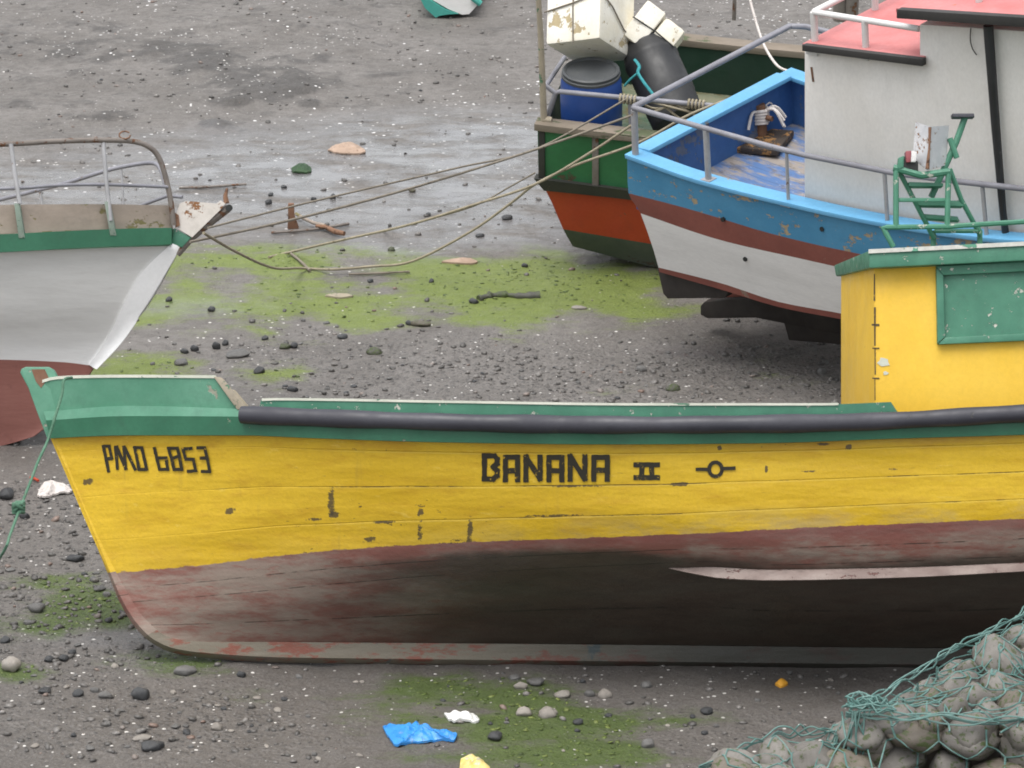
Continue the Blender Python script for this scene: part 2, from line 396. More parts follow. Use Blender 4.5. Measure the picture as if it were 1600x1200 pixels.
def hull_paint():
    """The yellow boat's planking in its own coordinates: huv.x metres along, huv.y = girth (0 rail, 1 paint line, 2 bilge, 3 keel)."""
    t = NT('yellow hull paint', 0.5)
    huv = t.attr('huv', 'Vector')
    s = t.xyz(huv); u, k = s[0], s[1]
    st = t.scale(t.co, (0.55, 1, 2.2))
    n1, n2, n3 = t.noise(1.3, 5, 0.6, st), t.noise(6.5, 6, 0.7, st), t.noise(42, 4, 0.65)
    y = t.mix(t.step(n1, 0.35, 0.65), (0.62, 0.395, 0.014), (0.70, 0.460, 0.024))
    y = t.mix(t.step(n2, 0.46, 0.76, 0, 0.55), y, (0.47, 0.25, 0.012))
    y = t.mix(t.math('MULTIPLY', t.step(k, 0.0, 0.22, 1, 0), t.step(t.noise(3.1, 6, 0.7, st), 0.40, 0.66, 0, 0.6)), y, (0.46, 0.22, 0.012))
    drip = t.noise(5.0, 5, 0.7, t.scale(t.co, (2.2, 0.12, 0.12)))
    y = t.mix(t.math('MULTIPLY', t.step(drip, 0.56, 0.72, 0, 0.4), t.step(t.noise(1.9, 4), 0.42, 0.6)), y, (0.36, 0.23, 0.045))
    scr = t.noise(26, 4, 0.7, t.scale(t.co, (0.10, 1, 1)))
    y = t.mix(t.step(scr, 0.62, 0.70, 0, 0.35), y, (0.80, 0.60, 0.12))
    y = t.mix(t.step(t.noise(27, 4, 0.7, t.scale(t.co, (0.16, 1.3, 1.3))), 0.66, 0.72, 0, 0.5), y, (0.22, 0.14, 0.03))
    y = t.mix(t.step(n3, 0.35, 0.7, 0, 0.25), y, (0.48, 0.30, 0.02))
    # dirty grey bloom just above the water paint
    gr = t.math('MULTIPLY', t.math('MULTIPLY', t.step(k, 0.66, 0.97), t.step(u, -1.0, 1.2, 0.12, 1.0)), t.step(t.noise(4, 6, 0.7, t.scale(t.co, (0.5, 1, 1.3))), 0.38, 0.62))
    y = t.mix(t.math('MULTIPLY', gr, 0.7), y, (0.40, 0.30, 0.13))
    # small dings in the paint
    rg = t.math('MULTIPLY', t.math('MULTIPLY', t.step(u, -2.2, -1.1), t.step(u, -0.1, 0.5, 1, 0)), t.step(k, 0.35, 0.6))
    dg = t.step(t.math('ADD', t.noise(13, 4, 0.65, t.scale(t.co, (0.7, 1, 1.5))), t.math('MULTIPLY', rg, 0.085)), 0.735, 0.75)
    y = t.mix(t.math('MULTIPLY', dg, 0.8), y, (0.085, 0.058, 0.022))
    seams = []
    # plank seams, opened here and there
    for k0, wd_, thr, sd_ in ((0.10, 0.006, 0.64, 1.0), (0.435, 0.007, 0.47, 2.0), (0.76, 0.007, 0.52, 3.0)):
        kk = t.math('ADD', t.math('SUBTRACT', k, k0), t.math('MULTIPLY', t.math('SUBTRACT', t.noise(1.1, 2), 0.5), 0.03))
        ln = t.math('MULTIPLY', t.step(t.math('ABSOLUTE', kk), wd_ * 0.4, wd_, 1, 0), t.step(t.math('ADD', u, t.math('MULTIPLY', t.noise(0.9, 3), 2.0)), -0.9, 0.2, 0.08, 1))
        br = t.step(t.noise(2.3 + sd_ * 0.3, 4, 0.7, t.scale(t.co, (1, 0.2, 0.2))), thr, thr + 0.08)
        y = t.mix(t.math('MULTIPLY', t.math('MULTIPLY', ln, br), 0.85), y, (0.10, 0.065, 0.02))
        hi = t.step(t.math('ABSOLUTE', t.math('SUBTRACT', kk, wd_ * 1.8)), wd_ * 0.5, wd_, 1, 0)
        y = t.mix(t.math('MULTIPLY', t.math('MULTIPLY', hi, t.step(u, -1.6, -0.4)), 0.30), y, (0.82, 0.64, 0.14))
        seams.append(t.math('MULTIPLY', ln, 0.8))
    # butt joints where paint has broken away (u, half width, k, half height, threshold)
    nb = t.math('ADD', t.math('MULTIPLY', t.noise(34, 6, 0.8), 0.75), t.math('MULTIPLY', t.noise(9, 3, 0.6), 0.25))
    for px, hw, py, hh, thr in ((516, 7, 778, 26, 0.50), (545, 16, 772, 10, 0.60), (655, 6, 795, 7, 0.47), (655, 6, 825, 22, 0.52), (733, 5, 830, 28, 0.47),
                                (715, 20, 850, 7, 0.46), (575, 14, 832, 6, 0.50), (620, 40, 853, 4, 0.55), (360, 12, 783, 5, 0.5), (1196, 3, 736, 8, 0.40),
                                (1060, 20, 757, 4, 0.5), (1260, 16, 742, 3, 0.52), (1326, 5, 701, 5, 0.40), (700, 30, 848, 6, 0.50), (655, 9, 852, 6, 0.44), (520, 10, 795, 5, 0.46), (490, 16, 800, 3, 0.52), (860, 60, 804, 2.5, 0.52), (900, 50, 757, 2.5, 0.50), (600, 22, 808, 3, 0.50), (1124, 4, 697, 4, 0.40), (1287, 12, 694, 3, 0.5), (137, 10, 740, 4, 0.47)):
        du = t.math('ABSOLUTE', t.math('SUBTRACT', u, (px - 800) / 250.0))
        dk = t.math('ABSOLUTE', t.math('SUBTRACT', k, (py - 689) / 155.0))
        bx = t.math('MULTIPLY', t.step(du, hw / 250 * 0.2, hw / 250 * 1.7, 1, 0), t.step(dk, hh / 155 * 0.2, hh / 155 * 1.7, 1, 0))
        y = t.mix(t.math('MULTIPLY', t.step(t.math('ADD', nb, t.math('MULTIPLY', bx, 0.34)), thr + 0.24, thr + 0.29), 0.9), y, (0.075, 0.055, 0.03))
    # bottom: faded red, scoured grey, slimy film with underside shade painted in, more aft
    rz = t.mix(t.step(t.noise(2.2, 6, 0.72, st), 0.40, 0.60), (0.23, 0.095, 0.075), (0.285, 0.225, 0.185))
    rz = t.mix(t.step(t.noise(9, 5, 0.7, st), 0.57, 0.72, 0, 0.6), rz, (0.26, 0.06, 0.04))
    slime_shade = t.math('MULTIPLY', t.step(t.math('ADD', u, t.math('MULTIPLY', t.noise(1.6, 5, 0.7, st), 1.6)), -1.0, 0.7),
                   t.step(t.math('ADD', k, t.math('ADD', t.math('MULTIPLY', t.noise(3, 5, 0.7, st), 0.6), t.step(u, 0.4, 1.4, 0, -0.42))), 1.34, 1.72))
    rz = t.mix(t.math('MULTIPLY', slime_shade, 0.93), rz, t.mix(t.noise(5, 6, 0.7, st), (0.010, 0.009, 0.007), (0.075, 0.063, 0.047)))
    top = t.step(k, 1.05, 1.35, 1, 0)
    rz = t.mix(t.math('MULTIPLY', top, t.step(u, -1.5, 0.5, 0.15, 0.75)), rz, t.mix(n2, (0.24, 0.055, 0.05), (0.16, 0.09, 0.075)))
    for k0 in (1.38, 1.72, 2.45):
        kk = t.math('ADD', t.math('SUBTRACT', k, k0), t.math('MULTIPLY', t.math('SUBTRACT', t.noise(1.4, 3), 0.5), 0.06))
        ln = t.math('MULTIPLY', t.step(t.math('ABSOLUTE', kk), 0.004, 0.016, 1, 0), t.step(t.noise(2.1 + k0, 4, 0.7, t.scale(t.co, (1, .2, .2))), 0.42, 0.56))
        rz = t.mix(t.math('MULTIPLY', ln, 0.8), rz, (0.02, 0.017, 0.012))
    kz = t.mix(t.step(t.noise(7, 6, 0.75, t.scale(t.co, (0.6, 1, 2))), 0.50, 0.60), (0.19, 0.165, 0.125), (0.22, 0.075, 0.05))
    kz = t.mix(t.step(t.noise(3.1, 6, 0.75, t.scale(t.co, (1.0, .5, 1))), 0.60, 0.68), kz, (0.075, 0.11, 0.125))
    kz = t.mix(t.step(u, -0.8, 1.4, 0, 0.9), kz, (0.028, 0.03, 0.025))  # keel darkened aft, contact shade put into its colour
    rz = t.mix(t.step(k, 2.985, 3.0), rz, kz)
    edge = t.math('ADD', k, t.math('MULTIPLY', t.math('SUBTRACT', t.noise(11, 5, 0.7), 0.5), 0.07))
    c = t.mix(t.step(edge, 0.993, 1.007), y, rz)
    h = t.math('ADD', t.math('MULTIPLY', t.noise(2.0, 3, 0.5, t.scale(t.co, (0.6, 0.6, 3.0))), 2.6), t.math('MULTIPLY', n3, 0.35))
    for q in seams: h = t.math('SUBTRACT', h, q)
    return t.done(c, t.step(n1, 0.3, 0.7, 0.42, 0.62), t.bump(h, 0.010, 0.75))
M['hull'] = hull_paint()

def letter_mat():
    t = NT('worn black lettering', 0.6)
    c = t.mix(t.step(t.noise(30, 5, 0.75), 0.60, 0.68), (0.022, 0.018, 0.010), (0.50, 0.32, 0.02))
    return t.done(c)
M['letters'] = letter_mat()

def deck_mat():
    t = NT('worn blue deck planks', 0.6)
    st = t.scale(t.co, (1.1, 3.2, 1))
    c = t.mix(t.step(t.noise(2.4, 6, 0.72, st), 0.44, 0.58), (0.075, 0.15, 0.32), (0.27, 0.24, 0.215))
    c = t.mix(t.step(t.noise(6, 6, 0.7, st), 0.55, 0.66, 0, 0.7), c, (0.10, 0.075, 0.05))
    c = t.mix(t.step(t.noise(9, 6, 0.7, st), 0.62, 0.70, 0, 0.8), c, (0.42, 0.45, 0.50))
    y = t.xyz(t.co)[1]
    sm = t.math('ABSOLUTE', t.math('SUBTRACT', t.math('FRACT', t.math('MULTIPLY', y, 7.5)), 0.5))
    c = t.mix(t.math('MULTIPLY', t.step(sm, 0.465, 0.49), t.noise(3, 3)), c, (0.03, 0.035, 0.04))
    return t.done(c, 0.55, t.bump(t.noise(7, 5, 0.7, st), 0.006, 0.6))
M['deck_blue'] = deck_mat()

def deck_green_mat():
    t = NT('wet green deck', 0.3)
    c = t.mix(t.step(t.noise(1.6, 5, 0.65), 0.4, 0.62), (0.10, 0.15, 0.10), (0.19, 0.19, 0.13))
    c = t.mix(t.step(t.noise(4, 5, 0.7), 0.5, 0.68), c, (0.12, 0.085, 0.03))
    return t.done(c, t.step(t.noise(3, 4, 0.6), 0.35, 0.65, 0.15, 0.5), t.bump(t.noise(14, 5, 0.7), 0.004, 0.5))
M['deck_green'] = deck_green_mat()

def ground_mat():
    t = NT('wet volcanic mud', 0.6)
    al, wt, gv, dk = t.attr('algae'), t.attr('wet'), t.attr('gravel'), t.attr('dark')
    n1, n2, n3 = t.noise(1.1, 6, 0.6), t.noise(9, 6, 0.7), t.noise(60, 5, 0.7)
    c = t.mix(t.step(n1, 0.35, 0.65), (0.110, 0.099, 0.088), (0.160, 0.147, 0.135))
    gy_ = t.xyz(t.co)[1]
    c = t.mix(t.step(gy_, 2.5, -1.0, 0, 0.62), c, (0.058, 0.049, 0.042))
    c = t.mix(t.step(n2, 0.42, 0.70, 0, 0.6), c, (0.080, 0.073, 0.067))
    c = t.mix(t.step(n3, 0.35, 0.75, 0.0, 0.55), c, (0.21, 0.197, 0.186))
    # grains of gravel
    vn = t.n.new('ShaderNodeTexVoronoi'); vn.inputs['Scale'].default_value = 26
    t.l.new(t.co, vn.inputs['Vector'])
    g = t.xyz(vn.outputs['Color'])
    gc = t.mix(g[0], (0.06, 0.057, 0.055), (0.19, 0.175, 0.163))
    c = t.mix(t.math('MULTIPLY', gv, t.step(vn.outputs['Distance'], 0.35, 0.6, 0.8, 0.1)), c, gc)
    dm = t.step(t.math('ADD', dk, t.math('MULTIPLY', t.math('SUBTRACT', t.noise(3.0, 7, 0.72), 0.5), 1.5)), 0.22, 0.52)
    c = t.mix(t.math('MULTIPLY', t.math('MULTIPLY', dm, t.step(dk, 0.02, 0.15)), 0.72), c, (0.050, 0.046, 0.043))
    c = t.mix(t.math('MULTIPLY', t.step(gy_, 8, 11), t.step(t.noise(2.4, 7, 0.75), 0.52, 0.66, 0, 0.55)), c, (0.055, 0.051, 0.048))
    # shell specks
    sp = t.n.new('ShaderNodeTexVoronoi'); sp.inputs['Scale'].default_value = 15
    t.l.new(t.co, sp.inputs['Vector'])
    sc_ = t.xyz(sp.outputs['Color'])
    pick = t.math('MULTIPLY', t.math('GREATER_THAN', sc_[1], 0.45), t.math('LESS_THAN', sp.outputs['Distance'], t.math('MULTIPLY', sc_[2], 0.19)))
    c = t.mix(pick, c, (0.62, 0.60, 0.57))
    sq = t.n.new('ShaderNodeTexVoronoi'); sq.inputs['Scale'].default_value = 11  # second set: wet glitter up the beach, painted as bright dots
    t.l.new(t.co, sq.inputs['Vector'])
    sq_ = t.xyz(sq.outputs['Color'])
    glint = t.math('MULTIPLY', t.math('MULTIPLY', t.math('GREATER_THAN', sq_[0], t.step(t.noise(0.8, 4, 0.7), 0.40, 0.62, 0.98, 0.30)), t.math('LESS_THAN', sq.outputs['Distance'], t.math('MULTIPLY', sq_[2], 0.20))), t.step(gy_, 8.5, 11))
    c = t.mix(glint, c, (0.78, 0.77, 0.76))
    # algae film, broken by noise
    an = t.math('ADD', t.math('MULTIPLY', t.noise(2.6, 8, 0.78, t.scale(t.co, (0.42, 1.0, 1.0))), 1.35), t.math('MULTIPLY', n3, 0.30))
    am = t.step(t.math('ADD', an, al), 1.10, 1.42)
    ac = t.mix(t.noise(5, 5, 0.65), (0.10, 0.142, 0.020), (0.18, 0.228, 0.040))
    ac = t.mix(t.step(gy_, 4.0, 0.5), ac, t.mix(t.noise(7, 5, 0.7), (0.035, 0.062, 0.012), (0.085, 0.125, 0.022)))
    c = t.mix(t.math('MULTIPLY', am, t.step(n3, 0.3, 0.6, 0.72, 0.97)), c, ac)
    wn_ = t.math('MULTIPLY', wt, t.step(t.noise(2.6, 7, 0.7, t.scale(t.co, (0.5, 1.0, 1))), 0.36, 0.56))
    c = t.mix(t.math('MULTIPLY', wn_, 0.5), c, (0.145, 0.145, 0.155))
    ro = t.math('SUBTRACT', t.step(n2, 0.3, 0.7, 0.50, 0.78), t.math('MULTIPLY', wn_, 0.50))
    hgt = t.math('ADD', t.math('MULTIPLY', n3, 0.5), t.math('ADD', t.math('MULTIPLY', n2, 1.2), t.math('MULTIPLY', t.step(vn.outputs['Distance'], 0.0, 0.55, 1, 0), t.math('MULTIPLY', gv, 0.9))))
    hgt = t.math('MULTIPLY', hgt, t.math('SUBTRACT', 1.0, t.math('MULTIPLY', wn_, 0.86)))
    t.put(t.b.inputs['Coat Weight'], t.math('MULTIPLY', wn_, 0.95)); t.b.inputs['Coat IOR'].default_value = 1.38
    t.put(t.b.inputs['Coat Roughness'], t.step(n2, 0.3, 0.7, 0.10, 0.30))
    t.l.new(t.bump(t.noise(14, 5, 0.65), 0.006, 0.5), t.b.inputs['Coat Normal'])
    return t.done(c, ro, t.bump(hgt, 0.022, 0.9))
M['ground'] = ground_mat()

# ================================================================== THE BEACH (one sheet to the horizon)
def base_h(x, y):
    h = 0.055 * fbm(x * 0.33, y * 0.33, 3, 3) + 0.022 * fbm(x * 1.7, y * 1.7, 9, 3)
    far = np.clip((y - 8.5) / 2.5, 0, 1) * np.clip((21 - y) / 2, 0, 1)
    h = h + far * (0.05 * np.maximum(0, fbm(x * 1.3 + 5, y * 0.9, 21, 3) - 0.08) ** 1.0 * 2.0)      # trampled, lumpy mud up the beach
    return h
def blob(px, py, cx, cy, rx, ry, soft=0.6):
    d = np.sqrt(((px - cx) / rx) ** 2 + ((py - cy) / ry) ** 2)
    return np.clip((1.0 - d) / soft + 0.5, 0, 1)
GX = np.concatenate([-np.geomspace(900, 9.6, 26), np.arange(-9.2, 9.2, 0.042), np.geomspace(9.6, 900, 26)])
GY = np.concatenate([-np.geomspace(60, 7.3, 16), np.arange(-7, 21.5, 0.045), np.geomspace(22, 1500, 34)])
gx, gy = np.meshgrid(GX, GY)
dense = np.clip((10 - np.abs(gx)) / 2, 0, 1) * np.clip((24 - gy) / 3, 0, 1)
gz = base_h(gx, gy) * dense
gz = gz + 0.010 * fbm(gx * 6, gy * 6, 40, 3) * dense
# where each place of the beach lies on the photo: only used to say where weed, gravel, wet sand and dark patches are
ry_, rz_ = gy - CAM.y, gz - CAM.z
dep = np.maximum(ry_ * math.cos(PITCH) - rz_ * math.sin(PITCH), 0.5)
qx = 800 + FPX * gx / dep
qy = 600 - FPX * (ry_ * math.sin(PITCH) + rz_ * math.cos(PITCH)) / dep
A = np.full(gx.shape, 0.05)
for cx, cy, rx, ry, s in ((820, 445, 250, 46, 0.84), (560, 480, 310, 42, 0.74), (390, 410, 200, 30, 0.66), (700, 405, 220, 18, 0.4), (960, 450, 90, 22, 0.55), (300, 455, 110, 40, 0.42), (800, 350, 70, 14, 0.35),
                          (420, 590, 70, 26, 0.55), (230, 575, 110, 22, 0.5), (330, 520, 130, 20, 0.25), (700, 545, 130, 16, 0.1), (1230, 575, 90, 24, 0.30), (1000, 605, 90, 14, 0.25),
                          (150, 945, 150, 44, 0.62), (60, 905, 110, 34, 0.55), (30, 1050, 70, 16, 0.5), (300, 1035, 140, 22, 0.5), (30, 975, 80, 20, 0.5),
                          (770, 1085, 150, 40, 0.80), (850, 1130, 210, 34, 0.82), (930, 1180, 260, 28, 0.78), (1150, 1110, 150, 40, 0.22), (1130, 1165, 60, 20, 0.36), (400, 1090, 110, 18, 0.30), (1020, 1125, 40, 10, 0.4)):
    A = np.maximum(A, s * blob(qx, qy, cx, cy, rx * 1.1, ry * 1.1, 1.7))
A = A + (0.42 * fbm(gx * 0.9, gy * 0.5, 60, 4) + 0.2 * fbm(gx * 3.1, gy * 2.2, 63, 3)) * np.clip(A * 3, 0, 1)
W = np.zeros(gx.shape)
for cx, cy, rx, ry, s in ((560, 285, 470, 76, 1.0), (760, 225, 300, 46, 1.0), (120, 300, 300, 50, .8), (420, 250, 220, 40, 0.7), (640, 385, 160, 16, 0.6), (300, 480, 120, 14, 0.4), (280, 1000, 200, 16, 0.5), (1060, 550, 60, 10, 0.5),
                          (700, 330, 300, 60, 0.8), (90, 330, 260, 40, 0.8)):
    W = np.maximum(W, s * blob(qx, qy, cx, cy, rx, ry, 0.9))
G = np.full(gx.shape, 0.12)
for cx, cy, rx, ry, s in ((900, 590, 560, 60, 0.9), (600, 560, 320, 40, 0.8), (120, 950, 260, 180, 0.75), (200, 1130, 330, 70, 0.85), (1000, 1150, 400, 60, 0.45), (1100, 490, 200, 30, 0.45), (40, 800, 120, 60, 0.9)):
    G = np.maximum(G, s * blob(qx, qy, cx, cy, rx, ry, 0.9))
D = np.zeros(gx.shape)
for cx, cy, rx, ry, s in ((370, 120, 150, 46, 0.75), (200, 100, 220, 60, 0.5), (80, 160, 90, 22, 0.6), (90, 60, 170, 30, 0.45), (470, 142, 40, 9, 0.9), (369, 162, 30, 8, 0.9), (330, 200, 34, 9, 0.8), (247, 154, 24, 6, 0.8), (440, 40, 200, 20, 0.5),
                          (480, 164, 26, 6, 0.8), (1070, 552, 50, 9, 0.6), (1200, 560, 150, 30, 0.35), (560, 20, 160, 20, 0.35), (160, 185, 60, 10, 0.6), (250, 330, 60, 8, 0.3), (640, 120, 60, 8, 0.35), (390, 122, 46, 12, 0.9)):  # broad blob by the blue boat is its shadow painted into the mud
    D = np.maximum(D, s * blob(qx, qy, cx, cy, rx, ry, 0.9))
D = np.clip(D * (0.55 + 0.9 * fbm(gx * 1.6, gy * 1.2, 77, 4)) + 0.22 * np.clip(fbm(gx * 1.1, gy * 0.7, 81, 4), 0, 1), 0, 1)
gz = gz * (1 - 0.85 * np.clip(W, 0, 1)) + 0.09 * D * np.clip((gy - 8) / 3, 0, 1) * dense
ny, nx = gx.shape
co = np.stack([gx, gy, gz], -1).reshape(-1, 3).astype(np.float32)
idx = np.arange(nx * ny).reshape(ny, nx)
quads = np.stack([idx[:-1, :-1], idx[:-1, 1:], idx[1:, 1:], idx[1:, :-1]], -1).reshape(-1, 4).astype(np.int32)
def mesh_np(name, co, quads, mat, attrs=()):
    me = bpy.data.meshes.new(name)
    me.vertices.add(len(co)); me.vertices.foreach_set('co', co.ravel())
    k = quads.shape[1]
    me.loops.add(quads.size); me.loops.foreach_set('vertex_index', quads.ravel().astype(np.int32))
    me.polygons.add(len(quads)); me.polygons.foreach_set('loop_start', np.arange(0, quads.size, k, dtype=np.int32))
    try:
        me.polygons.foreach_set('loop_total', np.full(len(quads), k, dtype=np.int32))
    except Exception:
        pass
    for nm, arr in attrs:
        a = me.attributes.new(nm, 'FLOAT', 'POINT'); a.data.foreach_set('value', arr.ravel().astype(np.float32))
    me.materials.append(mat)
    me.update(calc_edges=True)
    me.polygons.foreach_set('use_smooth', [True] * len(quads))
    o = bpy.data.objects.new(name, me); COL.objects.link(o)
    return o
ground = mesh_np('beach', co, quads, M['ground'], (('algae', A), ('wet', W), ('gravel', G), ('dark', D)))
tag(ground, 'dark wet volcanic mud beach at low tide with green algae patches', 'beach', kind='structure')

def ground_z(x, y):
    i = int(np.clip(np.searchsorted(GX, x) - 1, 0, nx - 2)); j = int(np.clip(np.searchsorted(GY, y) - 1, 0, ny - 2))
    u = (x - GX[i]) / (GX[i + 1] - GX[i]); v = (y - GY[j]) / (GY[j + 1] - GY[j])
    return float((gz[j, i] * (1 - u) + gz[j, i + 1] * u) * (1 - v) + (gz[j + 1, i] * (1 - u) + gz[j + 1, i + 1] * u) * v)
def on_ground(px, py, lift=0.0):
    z = 0.0
    for _ in range(4):
        p = at_z(px, py, z)
        z = ground_z(p.x, p.y)
    p = at_z(px, py, z)
    return Vector((p.x, p.y, z + lift))

# ================================================================== boat building
def hull_grid(fr, T, lines, sub=5):
    """lines: (y(px), px at stem, px at stern, w(t)) from rail to keel -> rows[k][t] of boat-local points on the near side, with huv."""
    L, X = [], []
    for f, p0, p1, w in lines:
        pxs = [p0 + (p1 - p0) * t for t in T]
        ys = f(pxs)
        L.append([fr.un(pxs[i], float(ys[i]), -w(T[i])) for i in range(len(T))])
        X.append(pxs)
    n = len(lines)
    kq = np.linspace(0, n - 1, (n - 1) * sub + 1)
    rows = [[None] * len(T) for _ in kq]; uvs = [[None] * len(T) for _ in kq]
    for i in range(len(T)):
        P = np.array([L[j][i][:] for j in range(n)])
        ch = np.concatenate([[0], np.cumsum(np.linalg.norm(np.diff(P, axis=0), axis=1) + 1e-4)])
        cq = np.interp(kq, np.arange(n), ch)
        c3 = [pchip(ch, P[:, a], cq) for a in range(3)]
        xs = np.interp(kq, np.arange(n), [X[j][i] for j in range(n)])
        for r in range(len(kq)):
            rows[r][i] = Vector((c3[0][r], c3[1][r], c3[2][r])); uvs[r][i] = ((xs[r] - 800) / 250.0, kq[r], 0)
    return rows, uvs
def mir(p):
    return Vector((p[0], -p[1], p[2]))
def both_sides(mb, rows, uvs, mi=0, end=True):
    mb.grid(rows, mi, uvs)
    mb.grid([[mir(p) for p in r] for r in rows], mi, uvs, flip=True)
    if end:                                             # flat transom
        a = [r[-1] for r in rows]; u = [q[-1] for q in uvs]
        mb.grid([a, [mir(p) for p in a]], mi, [u, u])
def strip(mb, fr, top, bot, xt, xb, wf, n, th, ot=0.0, ob=0.0, both=True, mi=0):
    rings = []
    for i in range(n + 1):
        t = i / n
        a, b = xt[0] + (xt[1] - xt[0]) * t, xb[0] + (xb[1] - xb[0]) * t
        p = fr.un(a, float(top([a])[0]), -(wf(a) + ot)); q = fr.un(b, float(bot([b])[0]), -(wf(b) + ob))
        o = Vector((0, th, 0))
        rings.append([p, q, q + o, p + o])
    for m in ((False, True) if both else (False,)):
        rr = [[mir(p) for p in r] for r in rings] if m else rings
        mb.grid(rr, mi, closed=True)
        mb.add(rr[0], [(0, 1, 2, 3)], mi); mb.add(rr[-1], [(3, 2, 1, 0)], mi)
def prism(mb, fr, pts, w, th, mi=0):
    """A flat board outlined on the photo, standing in the boat's own plane at offset w, th thick."""
    mb.prism([fr.un(x, y, w) for x, y in pts], (0, th, 0), mi)
def bar(mb, fr, pts, r, n=8, mi=0, smooth=0):
    p = [fr.un(*q) for q in pts]
    mb.tube(catmull(p, smooth) if smooth else p, r, n, mi)

# ================================================================== YELLOW BOAT
FB = Frame((0, -0.06, 0.0), heel=R(-22))
XS, XE = 75.0, 2330.0
def shape(px, full, ln, ex, tail=0.80):
    s = min(1.0, max(0.0, (px - XS) / ln))
    w = full * (1 - (1 - s) ** ex)
    if px > 1700:
        w *= 1 - (1 - tail) * ((px - 1700) / (XE - 1700)) ** 2
    return w
wg = lambda px: 0.035 + shape(px, 1.10, 1000, 2.1)
w0 = lambda t: 0.04 + shape(XS + (XE - XS) * t, 1.09, 1000, 2.1)
w1 = lambda t: 0.045 + shape(XS + (XE - XS) * t, 0.98, 1130, 1.75)
w2 = lambda t: 0.05 + shape(XS + (XE - XS) * t, 0.80, 1180, 1.5)
w3 = lambda t: 0.05
yL0 = line([(75, 685), (130, 682), (200, 680), (380, 680), (480, 684), (700, 691), (960, 694), (1200, 692), (1400, 685), (1600, 679), (2330, 640)])
yL1 = line([(165, 897), (300, 885), (480, 864), (700, 849), (980, 838), (1100, 833), (1300, 823), (1600, 810), (2330, 770)])
yL2 = line([(200, 958), (320, 950), (480, 935), (700, 915), (1000, 897), (1100, 893), (1200, 900), (1400, 897), (1600, 888), (2330, 850)])
yL3 = line([(240, 998), (300, 1003), (500, 1004), (1000, 1008), (1600, 1014), (2330, 1015)])
T = [(i / 90.0) ** 1.35 for i in range(91)]
rows, uvs = hull_grid(FB, T, [(yL0, 79, XE, w0), (yL1, 172, XE, w1), (yL2, 207, XE - 20, w2), (yL3, 243, XE - 40, w3)], 7)
banana = empty('fishing_boat', FB.M, 'yellow wooden fishing boat with green rails and BANANA lettered on its side', 'boat', 'beached fishing boats')
mb = MB(); both_sides(mb, rows, uvs)
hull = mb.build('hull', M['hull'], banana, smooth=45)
hull_bvh = BVHTree.FromPolygons([tuple(v.co) for v in hull.data.vertices], [tuple(p.vertices) for p in hull.data.polygons])
# stem and keel, one timber
mb = MB()
outer = catmull([FB.un(x, y, 0) for x, y in ((77, 680), (125, 790), (168, 895), (188, 942), (212, 981), (243, 1008), (290, 1024), (400, 1034), (550, 1037), (1000, 1042), (1600, 1048), (2300, 1050))], 6)
inner = catmull([FB.un(x, y, 0) for x, y in ((92, 680), (141, 790), (185, 893), (207, 938), (233, 972), (262, 994), (306, 1002), (400, 1003), (550, 1004), (1000, 1008), (1600, 1014), (2300, 1015))], 6)
rr, uu = [], []
for a, b in zip(outer, inner):
    px, py = FB.px(a)
    k = (py - 685) / 211.0 if py < 896 else min(3.3, 1.0 + (py - 896) / 50.0)
    if px > 290: k = 3.3
    hw, ho = 0.062, 0.045
    e = a.lerp(b, min(.32, .034 / max((b - a).length, .01)))
    rr.append([b + Vector((0, -hw, 0)), e + Vector((0, -ho - .012, 0)), a + Vector((0, -.006, 0)), a + Vector((0, .006, 0)), e + Vector((0, ho + .012, 0)), b + Vector((0, hw, 0))])
    uu.append([((px - 800) / 250, max(k, 0.02), 0)] * 6)
mb.grid(rr, 0, uu, closed=True)
mb.add(rr[0], [(0, 1, 2, 3, 4, 5)], 0, [(0, 0.02, 0)] * 6); mb.add(rr[-1], [(5, 4, 3, 2, 1, 0)], 0, [(5, 3.3, 0)] * 6)
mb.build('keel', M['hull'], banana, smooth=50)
mb = MB()
mb.prism([FB.un(x, y, -0.065) for x, y in ((31, 582), (33, 576), (40, 573), (76, 573), (82, 576), (88, 586), (92, 604), (94, 640), (92, 684), (73, 684), (58, 645), (44, 606))], (0, 0.13, 0))
sh = mb.build('stem_head', M['green_light'], banana, bevel=0.012)
mb = MB(); mb.prism([FB.un(x, y, -0.068) for x, y in ((49, 577), (70, 577), (76, 590), (64, 606), (56, 596))], (0, 0.004, 0))
mb.build('bare_patch', M['rust'], sh)
# rails
yR = line([(70, 657), (200, 650), (380, 651), (600, 661), (960, 671), (1200, 671), (1400, 664), (1600, 652), (2330, 610)])
yLd = line([(70, 643), (200, 634), (380, 639), (600, 650), (960, 659), (1280, 658), (1600, 641), (2330, 598)])
mb = MB(); strip(mb, FB, yR, yL0, (72, XE), (79, XE), wg, 70, 0.10, 0.062, 0.045)
mb.build('rub_rail', M['green'], banana)
mb = MB(); strip(mb, FB, yLd, yR, (68, XE), (72, XE), wg, 70, 0.09, 0.035, 0.048)
mb.build('upper_rail', M['green_light'], banana)
yBt = line([(60, 598), (85, 591), (120, 589), (200, 588), (345, 589)]); yBb = line([(68, 646), (200, 640), (384, 646)])
mb = MB(); strip(mb, FB, yBt, yBb, (64, 336), (70, 381), wg, 22, 0.05, 0.03, 0.0)
bw = mb.build('bow_bulwark', M['green_light'], banana)
mb = MB(); strip(mb, FB, lambda x: yBt(x) - 2.6, lambda x: yBt(x) + 2.0, (66, 337), (66, 337), wg, 22, 0.066, 0.036, 0.036)
mb.build('worn_cap', M['worn_edge'], bw)
mb = MB()
pe = [(333, 588), (347, 590), (384, 634), (371, 641)]
